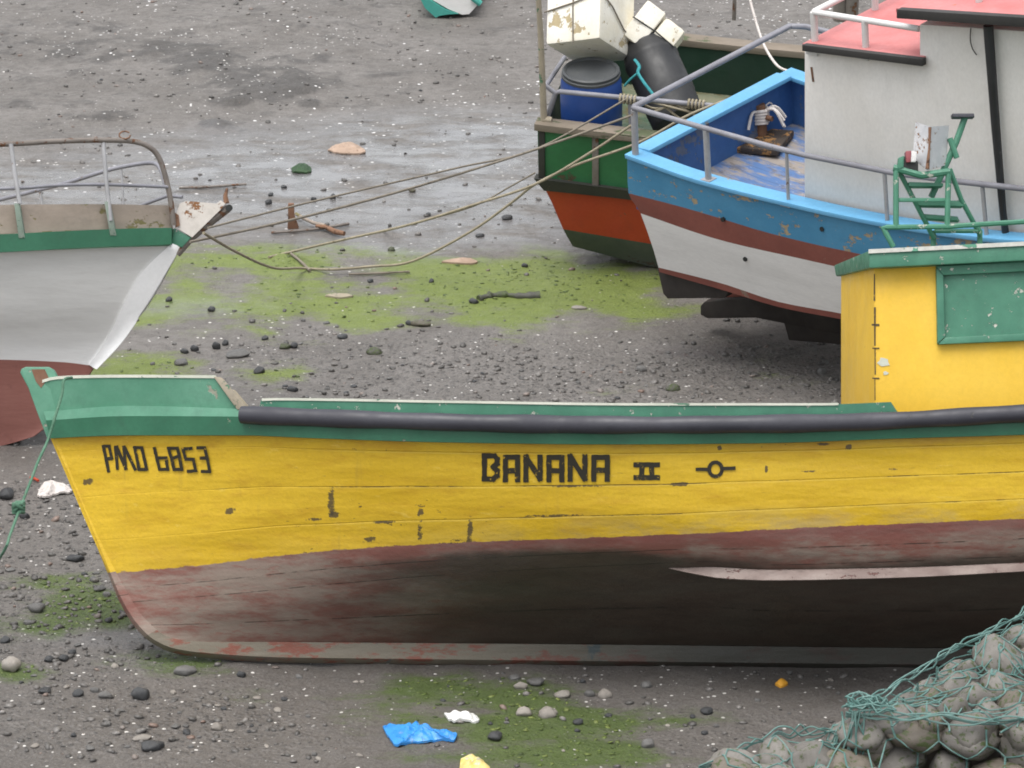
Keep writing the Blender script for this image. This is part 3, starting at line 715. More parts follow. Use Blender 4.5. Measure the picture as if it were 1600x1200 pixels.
mb.prism([FB.un(x, y, -(wg(x) + 0.045)) for x, y in pe], (0, 0.13, 0))
mb.build('end_board', M['worn_wood'], bw, bevel=0.008)
mb = MB()
mb.prism([mir(FB.un(x, y, -(wg(x) + 0.045))) for x, y in pe], (0, -0.13, 0))
mb.build('end_board', M['worn_wood'], bw, bevel=0.008)
yWt = line([(400, 626), (420, 624), (700, 628), (1000, 632), (1280, 632), (1395, 628)]); yWb = line([(400, 655), (700, 662), (1000, 664), (1400, 658)])
mb = MB(); strip(mb, FB, yWt, yWb, (408, 1392), (400, 1412), wg, 46, 0.05, 0.012, 0.0)
wb = mb.build('washboard', M['green_trim'], banana)
mb = MB(); strip(mb, FB, lambda x: yWt(x) - 2.2, lambda x: yWt(x) + 1.6, (409, 1310), (409, 1310), wg, 46, 0.062, 0.018, 0.018)
mb.build('worn_cap', M['worn_edge'], wb)
yF = line([(376, 648), (500, 653), (600, 656.5), (800, 662), (1000, 664), (1280, 661), (1600, 646), (2330, 603)])
mb = MB()
fp = [FB.un(x, float(yF([x])[0]), -(wg(x) + 0.075)) for x in np.linspace(378, 2320, 70)]
mb.tube(fp, [0.054 + 0.0025 * math.sin(i * 1.3) + 0.002 * math.sin(i * .47) for i in range(70)], 18)
mb.build('rubber_fender', M['rubber'], banana)
# bilge strake
yS1 = line([(1040, 884), (1100, 885), (1200, 890), (1400, 887), (1600, 879), (2330, 842)]); yS2 = line([(1040, 887), (1080, 896), (1130, 904), (1200, 907), (1400, 903), (1600, 893), (2330, 856)])
w2p = lambda px: w2((px - 207) / (XE - 227)) + 0.012
mb = MB(); strip(mb, FB, yS1, yS2, (1045, 2250), (1045, 2250), lambda p: w2p(p) + 0.075 * min(1, max(0, (p - 1040) / 110)) ** 0.6, 50, 0.16, -0.035, 0.02)
M['strake'] = paint('scoured pink strake', (0.19, 0.14, 0.125), (0.30, 0.245, 0.22), (0.16, 0.07, 0.06), 0.09, 0.6, 0.65, stretch=(0.6, 1, 1), scale=2.5)
mb.build('bilge_strake', M['strake'], banana, bevel=0.012)
# deck
mb = MB(); a = [p - Vector((0, -0.02, 0.03)) for p in rows[0]]
mb.grid([a, [mir(p) for p in a]])
mb.build('deck', M['grey_wood'], banana)
# cabin
CW = 0.80
c_top0, c_bot0 = FB.un(1366, 405, -CW), FB.un(1366, 700, -CW)
c_top1, c_bot1 = FB.un(2020, 372, -CW), FB.un(2020, 690, -CW)
f_top0, f_bot0 = FB.un(1314, 420, CW), FB.un(1314, 690, CW)
mb = MB()
mb.hexa([c_bot0, c_bot1, c_top1, c_top0], [f_bot0, mir(c_bot1), mir(c_top1), f_top0])
cabin = mb.build('cabin', M['yellow'], banana, bevel=0.006)
mb = MB()
RW = 0.90
a0, a1 = FB.un(1358, 391, -RW), FB.un(2040, 357, -RW); b0, b1 = FB.un(1358, 419, -RW), FB.un(2040, 386, -RW)
c0, d0 = FB.un(1303, 414, RW), FB.un(1306, 432, RW)
mb.hexa([b0, b1, a1, a0], [d0, mir(b1), mir(a1), c0])
cr = mb.build('cabin_roof', M['green_trim'], banana, bevel=0.012)
mb = MB()
mb.hexa([FB.un(1357, 389.5, -RW - .012), FB.un(2040, 355.5, -RW - .012), FB.un(2040, 362, -RW - .012), FB.un(1357, 396, -RW - .012)],
        [FB.un(1357, 389.5, -RW + .05), FB.un(2040, 355.5, -RW + .05), FB.un(2040, 362, -RW + .05), FB.un(1357, 396, -RW + .05)])
mb.build('worn_edge', paint('worn green white edge', (0.09, 0.28, 0.18), (0.12, 0.32, 0.22), (0.66, 0.66, 0.60), 0.30, 0.2, 0.5, scale=1.3), cr)
mb = MB()
for pts in (((1365.5, 428), (1367, 428), (1367.5, 470), (1365, 470)), ((1365.5, 480), (1368.5, 480), (1368, 540), (1366, 540)), ((1366.5, 543), (1368, 543), (1368.5, 585), (1366.5, 585)), ((1366.5, 590), (1367.5, 590), (1368, 625), (1366.5, 625)),
            ((1362, 506), (1374, 506), (1374, 509), (1362, 509)), ((1363, 543), (1374, 543), (1374, 545), (1363, 545)), ((1363, 590), (1374, 590), (1374, 592), (1363, 592))):
    mb.prism([FB.un(x, y, -CW - 0.004) for x, y in pts], (0, 0.003, 0))
mb.build('corner_seam', paint('cracked corner', (0.30, 0.21, 0.06), (0.55, 0.36, 0.05), (0.08, 0.055, 0.03), 0.30, 0.4, 0.7, scale=4), cabin)
for cx, cy, rx, ry in ((1381, 566, 9, 7), (1384, 583, 4, 3)):
    mb = MB()
    mb.prism([FB.un(cx + rx * (1 + .25 * math.sin(3 * k + cx)) * math.cos(k * .6), cy + ry * (1 + .2 * math.sin(2 * k)) * math.sin(k * .6), -CW - 0.004) for k in range(10)], (0, 0.003, 0))
    mb.build('bare_patch', M['worn_edge'], cabin)
mb = MB()
prism(mb, FB, ((1474, 428), (1700, 417), (1700, 525), (1476, 531)), -CW - 0.012, 0.02)
win = mb.build('shutter', M['green_trim'], cabin)
mb = MB()
for pts in (((1462, 416), (1720, 402), (1720, 418), (1474, 430)), ((1463, 418), (1474, 430), (1477, 526), (1465, 537)), ((1465.5, 538), (1477, 527), (1720, 515), (1720, 527))):
    prism(mb, FB, pts, -CW - 0.045, 0.05)
mb.build('shutter_frame', M['green_trim'], win, bevel=0.006)
# rack, ladder, reflector and lamp on the cabin roof
G2 = 0.017
mb = MB()
bar(mb, FB, ((1396, 386, -.60), (1383, 362, -.60), (1379, 356.5, -.60), (1386, 355, -.60), (1480, 354, -.60), (1540, 350, -.60), (1640, 344, -.60), (1820, 334, -.60)), G2)
bar(mb, FB, ((1456, 361, -.35), (1459, 368, -.35), (1458, 386, -.35)), G2)
bar(mb, FB, ((1526, 352, -.35), (1531, 362, -.35), (1531, 382, -.35)), G2)
bar(mb, FB, ((1460, 361, -.40), (1528, 361, -.40)), G2 * .8)
mb.build('roof_rail', M['green_trim'], banana)
mb = MB()
bar(mb, FB, ((1400, 356, -.60), (1400, 262, -.60)), G2 * 1.05)
bar(mb, FB, ((1480, 356, -.60), (1482, 264, -.60)), G2 * 1.05)
bar(mb, FB, ((1396, 262, -.60), (1440, 274, -.60), (1484, 268, -.60)), G2 * 1.3)
rack = mb.build('ladder_frame', M['green_trim'], banana)
mb = MB()
bar(mb, FB, ((1406, 270, -.55), (1427, 310, -.5), (1459, 372, -.38)), G2 * .9)
bar(mb, FB, ((1484, 264, -.55), (1502, 312, -.5), (1531, 366, -.38)), G2 * .9)
mb.build('ladder_rail', M['green_trim'], rack)
def tread(pts, w, th):
    m = MB(); prism(m, FB, pts, w, th); m.build('rung', M['green_trim'], rack, bevel=0.004)
tread(((1420, 284), (1474, 286), (1474, 291), (1420, 291)), -.56, 0.12)
tread(((1404, 309), (1480, 309), (1480, 315), (1404, 315)), -.60, 0.03)
tread(((1432, 313), (1503, 313), (1506, 322), (1436, 321)), -.50, 0.13)
tread(((1442, 334), (1496, 338), (1500, 345), (1445, 341)), -.44, 0.12)
mb = MB()
bar(mb, FB, ((1508, 183, -.45), (1494, 222, -.45), (1455, 308, -.45)), 0.02)
bar(mb, FB, ((1484, 216, -.47), (1495, 247, -.47)), 0.018)
hd = mb.build('crutch_post', M['green_trim'], rack)
mb = MB(); prism(mb, FB, ((1488, 177), (1522, 177), (1523, 183), (1489, 183)), -.50, 0.10)
mb.build('crutch_pad', M['rubber'], hd, bevel=0.005)
mb = MB()
a = [FB.un(*q) for q in ((1430.5, 190, -.50), (1452.5, 198, -.62), (1449, 266, -.62), (1426, 248, -.50))]
b = [FB.un(*q) for q in ((1452.5, 198, -.62), (1483, 196, -.46), (1478, 258, -.46), (1449, 266, -.62))]
for q in (a, b):
    mb.prism(q, (0, 0.008, 0))
rf = mb.build('metal_plate', M['metal_sheet'], rack, smooth=20)
mb = MB(); bar(mb, FB, ((1453, 199, -.626), (1452, 230, -.626), (1449, 264, -.626)), [0.010, 0.006, 0.013])
mb.build('rusty_fold', M['rust'], rf)
mb = MB(); prism(mb, FB, ((1415, 236), (1424, 235), (1423, 253), (1416, 254)), -.64, 0.09)
lamp = mb.build('lamp', M['red_lens'], rack, bevel=0.006)
mb = MB(); prism(mb, FB, ((1424, 235), (1433, 237), (1431, 253), (1423, 253)), -.635, 0.08)
mb.build('lamp_side', M['white_pipe'], lamp, bevel=0.005)
mb = MB(); prism(mb, FB, ((1405, 247), (1416, 243), (1435, 252), (1435, 269), (1405, 268)), -.61, 0.10)
mb.build('lamp_base', M['black'], lamp, bevel=0.01)
mb = MB(); prism(mb, FB, ((1404, 246), (1413, 243), (1412, 262), (1402, 264)), -.625, 0.06)
mb.build('lamp_bracket', M['green_trim'], lamp, bevel=0.006)
# lettering, laid on the planking
def strokes(name, segs, width, jit=0.0):
    m = MB(); cnt = 0
    for pts in segs:
        for (x0, y0), (x1, y1) in zip(pts[:-1], pts[1:]):
            dx, dy = x1 - x0, y1 - y0; L = math.hypot(dx, dy)
            ux, uy = dx / L, dy / L; nxv, nyv = -uy * width / 2, ux * width / 2
            e = width * 0.40
            ax, ay, bx, by = x0 - ux * e, y0 - uy * e, x1 + ux * e, y1 + uy * e
            k = max(2, int(L / 4)); rws = []
            for i in range(k + 1):
                t = i / k; cx, cy = ax + (bx - ax) * t, ay + (by - ay) * t
                r_ = []
                for s_ in (-1, 0, 1):
                    j = 1 + rnd.uniform(-jit, jit)
                    d = (FB.R @ ray(cx + nxv * s_ * j, cy + nyv * s_ * j)).normalized()
                    hit, nrm, _, _ = hull_bvh.ray_cast(FB.o, d)
                    if nrm.dot(d) > 0: nrm = -nrm
                    r_.append(hit + nrm * (0.004 + 0.00025 * cnt))
                rws.append(r_)
            m.grid(rws); cnt += 1
    m.build(name, M['letters'], banana, smooth=0)
strokes('lettering', [
    [(757, 711), (757, 748)], [(756, 712), (773, 712), (777, 717), (777, 724), (771, 729), (777, 735), (777, 743), (771, 748), (756, 748)],
    [(790, 750), (790, 714), (809, 714), (809, 750)], [(790, 735), (809, 735)],
    [(822, 750), (822, 713), (844, 748), (844, 713)],
    [(858, 750), (858, 714), (878, 714), (878, 750)], [(858, 735), (878, 735)],
    [(891, 749), (891, 712), (914, 748), (914, 712)],
    [(928, 749), (928, 714), (949, 714), (949, 749)], [(928, 734), (949, 734)]], 8.2, 0.10)
strokes('numeral', [[(993, 726), (1028, 726)], [(993, 746), (1028, 746)], [(1003, 729), (1002, 744)], [(1018, 729), (1019, 744)]], 8.0, 0.10)
strokes('emblem', [[(1118 + 10 * math.cos(k * math.pi / 9), 733 + 11 * math.sin(k * math.pi / 9)) for k in range(19)], [(1089, 733), (1104, 733)], [(1132, 732), (1147, 731)]], 5.5, 0.08)
strokes('registration', [
    [(162, 697), (170, 736)], [(164, 697), (171, 697), (175, 716), (167, 717)],
    [(181, 698), (184, 732)], [(183, 698), (197, 732)], [(197, 732), (194, 698)], [(195, 698), (212, 733)],
    [(211, 699), (222, 699), (230, 733), (218, 733), (211, 699)],
    [(242, 700), (250, 733), (263, 733), (260, 715), (247, 715)],
    [(264, 700), (278, 700), (281, 712), (269, 716), (264, 700)], [(269, 716), (273, 733), (285, 733), (282, 716)],
    [(300, 700), (287, 701), (291, 717), (303, 717), (307, 735), (295, 736)],
    [(310, 699), (321, 699), (325, 715), (315, 715)], [(325, 715), (329, 736), (317, 736)]], 5.0, 0.12)

# ================================================================== WHITE BOAT ON THE LEFT (bow to the right)
FL = Frame((-4.0, 4.15, 0.0), heel=R(-18))
PL0, PL1 = 283.0, -1300.0
def lsh(px, x0, full, ln, ex):
    s = min(1.0, max(0.0, (x0 - px) / ln))
    return 0.03 + full * (1 - (1 - s) ** ex)
lw = lambda px: lsh(px, 283, 0.95, 620, 1.9)
lT = [(i / 60.0) ** 1.4 for i in range(61)]
def lwt(full, ln, ex):
    return lambda t: lsh(283 - t * 1583, 283, full, ln, ex)
yl0 = line([(283, 384), (200, 386), (100, 390), (0, 394), (-300, 402), (-1300, 380)])
ylm = line([(229, 482), (100, 484), (0, 486), (-300, 492), (-1300, 470)])
yl1 = line([(148, 572), (100, 566), (0, 562), (-300, 560), (-1300, 540)])
yl2 = line([(100, 643), (40, 648), (0, 648), (-300, 640), (-1300, 620)])
yl3 = line([(52, 682), (20, 692), (0, 697), (-100, 706), (-300, 710), (-1300, 712)])
lr, lu = hull_grid(FL, lT, [(yl0, 283, PL1, lwt(.92, 620, 1.9)), (ylm, 227, PL1, lwt(.86, 680, 1.75)), (yl1, 148, PL1, lwt(.74, 740, 1.6)), (yl2, 103, PL1, lwt(.5, 760, 1.4)), (yl3, 52, PL1, lambda t: .04)], 5)
wboat = empty('fishing_boat', FL.M, 'white fishing boat with green rail and dull red bottom, bow pointing right', 'boat', 'beached fishing boats')
mb = MB(); both_sides(mb, lr, lu)
def left_hull():
    t = NT('white hull and red bottom', 0.5)
    k = t.xyz(t.attr('huv', 'Vector'))[1]
    st = t.scale(t.co, (0.5, 1, 3.0)); n1 = t.noise(1.6, 5, 0.6, st)
    w = t.mix(t.step(n1, 0.35, 0.65), (0.60, 0.595, 0.58), (0.67, 0.665, 0.65))
    w = t.mix(t.step(t.noise(7, 6, 0.7, st), 0.5, 0.75, 0, 0.3), w, (0.47, 0.46, 0.44))
    w = t.mix(t.math('MULTIPLY', t.step(k, 1.3, 1.95), 0.75), w, (0.76, 0.76, 0.76))
    r = t.mix(t.noise(2.5, 5, 0.65), (0.22, 0.078, 0.064), (0.32, 0.145, 0.12))
    r = t.mix(t.step(t.noise(9, 6, 0.7), 0.55, 0.75, 0, 0.5), r, (0.12, 0.045, 0.04))
    c = t.mix(t.step(k, 1.995, 2.005), w, r)
    return t.done(c, 0.5, t.bump(t.noise(2.5, 4, 0.6, st), 0.012, 0.6))
mb.build('hull', left_hull(), wboat, smooth=45)
mb = MB()                                                     # bright stem planks
N = 18
eo = line([(130, 590), (148, 574), (185, 530), (225, 470), (255, 428), (284, 384)])
ei = line([(118, 590), (138, 566), (165, 524), (190, 468), (222, 418), (268, 380)])
ex = [(284, 385), (258, 430), (230, 476), (190, 534), (150, 577)]; inn = [(268, 380), (222, 424), (193, 474), (168, 526), (138, 570)]
eo = catmull([Vector((a, b, 0)) for a, b in ex], 6); ei = catmull([Vector((a, b, 0)) for a, b in inn], 6)
lb = BVHTree.FromPolygons([tuple(p) for r in lr for p in r], [(i * len(lT) + j, i * len(lT) + j + 1, (i + 1) * len(lT) + j + 1, (i + 1) * len(lT) + j) for i in range(len(lr) - 1) for j in range(len(lT) - 1)])
rw = []
for a, b in zip(eo, ei):
    r_ = []
    for t in (0.0, 0.33, 0.66, 1.0):
        x, y = a.x + (b.x - a.x) * t, a.y + (b.y - a.y) * t
        d = (FL.R @ ray(x - 2 * (1 - t), y)).normalized()
        hit, nrm, _, _ = lb.ray_cast(FL.o, d)
        p = hit if hit is not None else FL.un(x, y, -0.04)
        r_.append(p + Vector((0.006, -0.014, 0)))
    r_ += [q + Vector((0, 0.03, 0)) for q in r_[::-1]]
    rw.append(r_)
mb.grid(rw, closed=True)
mb.build('stem_plank', M['white_bright'], wboat, smooth=50)
yg1 = line([(290, 360), (265, 356), (100, 361), (0, 366), (-300, 374), (-1300, 350)])
yg2 = line([(275, 381), (265, 382), (150, 386), (60, 391), (0, 394), (-300, 402), (-1300, 380)])
mb = MB(); strip(mb, FL, yg1, yg2, (268, PL1), (268, PL1), lw, 50, 0.10, 0.05, 0.05)
gr_ = mb.build('rail', M['green'], wboat)
mb = MB(); mb.prism([FL.un(x, y, -(0.06)) for x, y in ((272, 356), (299, 371), (284, 387), (268, 380))], (0, 0.12, 0))
mb.build('breasthook', M['green_trim'], gr_, bevel=0.006)
M['foot'] = paint('worn green grey foot', (0.19, 0.25, 0.20), (0.27, 0.31, 0.27), (0.08, 0.2, 0.13), 0.14, 0.3, 0.55, scale=4)
yp1 = line([(268, 321), (150, 319), (0, 320), (-300, 326), (-1300, 300)]); yp2 = line([(268, 357), (100, 360), (0, 365), (-300, 374), (-1300, 350)])
mb = MB(); strip(mb, FL, yp1, yp2, (268, PL1), (268, PL1), lw, 50, 0.03, -0.02, -0.02)
mb.build('wash_plank', M['plank_wood'], wboat)
for x0, x1, ya, yb in ((22, 30, 318, 372), (163, 173, 315, 368)):
    mb = MB(); mb.prism([FL.un(x, y, -(lw(x) + 0.055)) for x, y in ((x0, ya), (x0 + 8, ya), (x1 + 9, yb), (x1 - 1, yb))], (0, 0.07, 0))
    mb.build('stanchion_foot', M['foot'], wboat, bevel=0.004)
def lrail(name, pts, r, mt, sm=5):
    m = MB(); m.tube(catmull([FL.un(x, y, w) for x, y, w in pts], sm) if sm else [FL.un(x, y, w) for x, y, w in pts], r, 10)
    m.build(name, mt, wboat, smooth=60)
lrail('top_rail', [(-300, 236, -.9), (0, 225.5, -.62), (80, 221, -.5), (160, 219, -.36), (208, 221, -.25), (235, 231, -.2), (250, 250, -.17), (262, 290, -.14), (268, 322, -.12), (271, 352, -.1)], 0.020, M['rusty_pipe'])
lrail('mid_rail', [(-300, 300, -.9), (0, 295, -.62), (90, 289.5, -.5), (168, 288.5, -.36), (262, 292, -.15)], 0.013, M['grey_pipe'])
lrail('far_rail', [(-300, 385, .9), (0, 312, .62), (60, 297, .5), (110, 284, .42), (165, 267, .34), (200, 259, .28), (232, 254.5, .22), (246, 258, .16), (254, 272, .1), (258, 290, .06)], 0.016, M['grey_pipe'])
for x0, y0, x1, y1 in ((17, 225, 31, 318), (161, 220, 173, 345)):
    lrail('stanchion', [(x0, y0, -(lw(x0) + .0)), ((x0 + x1) / 2 - 1, (y0 + y1) / 2, -lw(x0) - .02), (x1, y1, -(lw(x1) + 0.05))], 0.016, M['steel'], 0)
lrail('far_stanchion', [(62, 297, .5), (66, 320, .5)], 0.012, M['steel'], 0)
lrail('far_stanchion', [(189, 262, .3), (192, 300, .3), (193, 330, .3)], 0.008, M['steel'], 0)
lrail('bow_brace', [(215, 323, .15), (262, 306, .05), (285, 308, 0)], 0.013, M['grey_pipe'], 0)
lrail('rail_ring', [(195 + 9 * math.cos(k * .7), 211 + 6 * math.sin(k * .7), -.3) for k in range(9)], 0.006, M['rust'], 0)
mb = MB()
mb.prism([FL.un(x, y, -0.07) for x, y in ((274, 338), (281, 318), (290, 314), (338, 318), (345, 313), (352, 318), (346, 326), (300, 371), (274, 354))], (0, 0.025, 0))
mb.prism([FL.un(x, y, 0.05) for x, y in ((274, 338), (281, 318), (290, 314), (338, 318), (345, 313), (352, 318), (346, 326), (300, 371), (274, 354))], (0, 0.025, 0))
pl = mb.build('bow_plate', M['rusty_white'], wboat)
mb = MB()
mb.tube([FL.un(x, y, -0.02) for x, y in ((276, 397), (297, 371), (330, 343), (357, 325))], [0.03, 0.035, 0.04, 0.03], 10)
mb.build('anchor_roller_arm', M['rusty_pipe'], pl)
mb = MB(); mb.tube([FL.un(358, 325, -.09), FL.un(358, 325, .09)], 0.026, 12); mb.build('roller', M['black'], pl)
mb = MB(); mb.tube([FL.un(x, y, -0.03) for x, y in ((354, 318), (352, 306), (355, 294))], [.022, .016, .008], 8); mb.build('roller_pin', M['rust'], pl)
mb = MB(); mb.prism([FL.un(x, y, -0.085) for x, y in ((273, 332), (279, 336), (281, 352), (274, 356))], (0, 0.01, 0)); mb.build('rust_stain', M['rust'], pl)
mb = MB(); a = [p - Vector((0, -0.02, 0.04)) for p in lr[0]]
mb.grid([a, [mir(p) for p in a]]); mb.build('deck', M['grey_wood'], wboat)

# ================================================================== BLUE AND WHITE BOAT (stern to the left)
o_ = at_z(1105, 505, 0.0)
FU = Frame((o_.x, o_.y, 0.0), yaw=R(-42), trim=R(1.5), heel=R(9))
BW = 1.0
def bl(px, x0=1650, x1=2150):
    return 1.0 if px < x0 else max(0.0, 1 - ((px - x0) / (x1 - x0)) ** 2)
bT = [i / 40 for i in range(41)]
def bline(pts, p0, w):
    return (line(pts), p0, 2100, lambda t, p0=p0, w=w: max(0.03, w * bl(p0 + (2100 - p0) * t)))
yb0 = [(980, 246), (1090, 285), (1235, 322), (1320, 341), (1400, 356), (1600, 381), (2100, 395)]
yb1 = [(982, 302), (1060, 322), (1125, 341), (1190, 361), (1320, 392), (1600, 440), (2100, 480)]
yb2 = [(1000, 333), (1125, 375), (1255, 405), (1304, 416), (1600, 475), (2100, 530)]
yb3 = [(1030, 418), (1125, 442), (1222, 473), (1310, 489), (1600, 548), (2100, 620)]
yb4 = [(1027, 424), (1125, 452), (1222, 481), (1310, 498), (1600, 560), (2100, 640)]
blue = empty('fishing_boat', FU.M, 'blue and white fishing boat with brown stripe, white cabin and grey pipe rails', 'boat', 'beached fishing boats')
L_ = [bline(yb0, 980, BW), bline(yb1, 982, .985), bline(yb2, 1001, .96), bline(yb3, 1029, .86), bline(yb4, 1030, .85)]
br, bu = hull_grid(FU, bT, L_, 3)
def bandpart(name, r0, r1, mt, parent, th=0.03):
    m = MB()
    m.grid(br[r0:r1 + 1]); m.grid([[mir(p) for p in r] for r in br[r0:r1 + 1]], flip=True)
    a = [r[0] for r in br[r0:r1 + 1]]; m.grid([[mir(p) for p in a], a])
    a = [r[-1] for r in br[r0:r1 + 1]]; m.grid([a, [mir(p) for p in a]])
    return m.build(name, mt, parent, smooth=40)
bandpart('topside', 0, 3, M['blue'], blue)
m = MB()                                                       # inner faces of the bulwark
z_in = -0.40
inner_t = [p + Vector((0, 0.05, -0.01)) for p in br[0]]; inner_b = [p + Vector((0, 0.06, z_in - .05)) for p in br[0]]
m.grid([inner_t, inner_b]); m.grid([[mir(p) for p in inner_t], [mir(p) for p in inner_b]])
st = [p + Vector((0.05, 0, 0)) for p in (inner_t[0], inner_b[0])]
m.grid([st, [mir(p) for p in st]])
m.build('bulwark_lining', M['blue_deep'], blue, smooth=0)
bandpart('stripe', 3, 6, M['brown_red'], blue)
hw_ = bandpart('hull', 6, 9, M['white_hull'], blue)
bandpart('waterline_stripe', 9, 12, M['brown_red'], blue)
def at_px(px, py, w):
    return FU.un(px, py, w)
m = MB()                                                       # bottom: turns in under the waterline to the keel
zk = 0.06
r1 = br[12]; r2 = [Vector((p.x + .03, p.y * .55, p.z * .86 + zk * .14)) for p in r1]; r3 = [Vector((p.x + 0.1, -0.06, p.z * .74 + zk * .26)) for p in r1]
m.grid([r1, r2, r3]); m.grid([[mir(p) for p in r] for r in (r1, r2, r3)], flip=True)
a = [r1[0], r2[0], r3[0]]; m.grid([[mir(p) for p in a], a])
m.build('bottom', M['black_bottom'], blue, smooth=30)
m = MB(); prism(m, FU, ((1027, 420), (1036, 459), (1043, 467), (1132, 466), (1142, 452)), -.80, .10)
m.build('bilge_skeg', M['black_bottom'], blue, bevel=0.008)
m = MB()
m.prism([FU.un(x, y, -.25) for x, y in ((1094, 478), (1100, 472), (1128, 468), (1178, 466), (1400, 500), (1400, 540), (1180, 497), (1105, 498), (1094, 492))], (0, .16, 0))
m.prism([FU.un(x, y, -.24) for x, y in ((1215, 470), (1500, 480), (1500, 545), (1330, 540), (1232, 532))], (0, .14, 0))
m.build('keel', M['black_bottom'], blue, bevel=0.012)
m = MB(); prism(m, FU, ((1140, 450), (1160, 455), (1165, 472), (1118, 470)), -.2, .05)
m.build('rudder', M['brown_red'], blue, bevel=0.006)
# cap rails
m = MB(); cap = []
for p in br[0][:30]:
    cap.append([p + Vector((0, -0.025, 0.0)), p + Vector((0, 0.125, 0.0)), p + Vector((0, 0.125, 0.035)), p + Vector((0, -0.025, 0.035))])
for mm in (False, True):
    rr = [[mir(q) for q in r] for r in cap] if mm else cap
    m.grid(rr, closed=True); m.add(rr[0], [(0, 1, 2, 3)]); m.add(rr[-1], [(0, 1, 2, 3)])
p0 = br[0][0]
a = p0 + Vector((-0.03, 0.125, 0.004)); b = mir(a)
m.hexa([a, a + Vector((.15, 0, 0)), a + Vector((.15, 0, .035)), a + Vector((0, 0, .035))], [b, b + Vector((.15, 0, 0)), b + Vector((.15, 0, .035)), b + Vector((0, 0, .035))])
m.build('cap_rail', M['blue_skylit'], blue, bevel=0.006)
m = MB()
dk_n = [p + Vector((0.0, 0.06, z_in)) for p in br[0][:30]]
m.grid([dk_n, [mir(p) for p in dk_n]])
m.build('deck', M['deck_blue'], blue, smooth=0)
ZD = br[0][0].z + z_in
# cabin: solid, stepped
CY = -0.84
m = MB(); prism(m, FU, ((1257, 74), (1437, 98), (1437, 38), (1800, 62), (1800, 440), (1257, 345)), CY, 1.66)
cab = m.build('cabin', M['cream'], blue, bevel=0.008)
def slab(name, pts, w, th, mt, par, bev=0.006):
    k = MB(); prism(k, FU, pts, w, th); return k.build(name, mt, par, bevel=bev)
slab('roof', ((1254, 68), (1440, 91), (1440, 95), (1254, 72)), CY - 0.05, 1.76, M['pink_roof'], cab, 0)
slab('roof_trim', ((1253, 70), (1441, 93), (1441, 104), (1253, 80)), CY - 0.075, 0.05, M['black_trim'], cab)
slab('upper_roof', ((1400, 13), (1800, 38), (1800, 44), (1400, 19)), CY - 0.13, 1.9, M['pink_roof'], cab, 0)
slab('upper_roof_trim', ((1401, 15), (1800, 40), (1800, 57), (1401, 29)), CY - 0.16, 0.06, M['black_trim'], cab)
m = MB(); prism(m, FU, ((1401, 16), (1404, 16), (1404, 28), (1401, 28)), CY - 0.10, 1.88); m.build('upper_roof_trim', M['black_trim'], cab)
m = MB(); bar(m, FU, ((1544, 40, CY - .06), (1556, 200, CY - .06), (1567, 330, CY - .06), (1572, 372, CY - .06)), [.036, .032, .026, .026], 12)
m.build('exhaust_pipe', M['drum_dark'], cab)
m = MB(); bar(m, FU, ((1517, 44, CY - .02), (1516, 60, CY - .02), (1519, 75, CY - .02), (1526, 86, CY - .02)), .004, 6, smooth=3)
m.build('loose_wire', M['black'], cab)
m = MB(); prism(m, FU, ((1266, 105), (1269, 105), (1272, 128), (1269, 128)), CY - .004, .003); m.build('rust_stain', M['rust'], cab)
# white rail on the cabin roof
m = MB()
ra = FU.un(1271, 19, CY + .03); rb = FU.un(1436, 45, CY + .03)
rc = Vector((ra.x, ra.y + 1.6, ra.z))
m.tube([rb, ra], .024, 10); m.tube([ra, rc], .024, 10)
for q, h in ((ra, .30), (ra.lerp(rb, .49), .27), (rc, .3), (ra.lerp(rc, .45), .29)):
    m.tube([q, q - Vector((0, 0, h))], .026, 10); m.box(q - Vector((0, 0, h)), (.1, .1, .03))
m.build('roof_rail', M['white_pipe'], blue, smooth=50)
for x, y in ((1430, 6), (1530, 12)):
    m = MB(); q = FU.un(x, y, CY + .1); m.tube([q - Vector((0, 0, .02)), q + Vector((0, 0, .4))], .024, 10); m.box(q - Vector((0, 0, .01)), (.11, .11, .03))
    m.build('roof_post', M['white_pipe'], blue, smooth=50)
# side rails
m = MB()
sr = [FU.un(x, y, -.97) for x, y in ((989, 168), (1100, 200), (1200, 228), (1260, 243), (1330, 257), (1400, 271), (1500, 284), (1600, 295), (1760, 305))]
m.tube(sr, .022, 10)
q0 = sr[0]; q1 = Vector((q0.x - .02, q0.y + 1.94, q0.z + 0.0))
tr = FU.un(1271, 42, .0)
m.tube([q0, q0.lerp(q1, .5), q1, q1 + Vector((.12, .05, 0)), q1 + Vector((3, .05, -.05))], .024, 10)
m.build('pipe_rail', M['grey_pipe'], blue, smooth=50)
for (x0, y0), (x1, y1), rad in (((991, 172), (993, 245), .026), ((1103, 203), (1107, 281), .024), ((1229, 238), (1232, 318), .013), ((1382, 270), (1387, 352), .016), ((1535, 292), (1542, 372), .016)):
    m = MB(); bar(m, FU, ((x0, y0, -.97), (x1, y1, -.97)), rad, 10)
    e = FU.un(x1, y1, -.97); m.box(e, (.09, .09, .02))
    m.build('stanchion', M['steel'], blue, smooth=50)
for x, y in ((1131, 342), (1286, 357), (1166, 404)):
    m = MB(); d = (FU.R @ ray(x, y)).normalized()
    p = FU.un(x, y, -.985 if y < 380 else -.93); m.tube([p + Vector((0, -.02, 0)), p + Vector((0, .03, 0))], .018, 10); m.build('drain_hole', M['black'], blue)
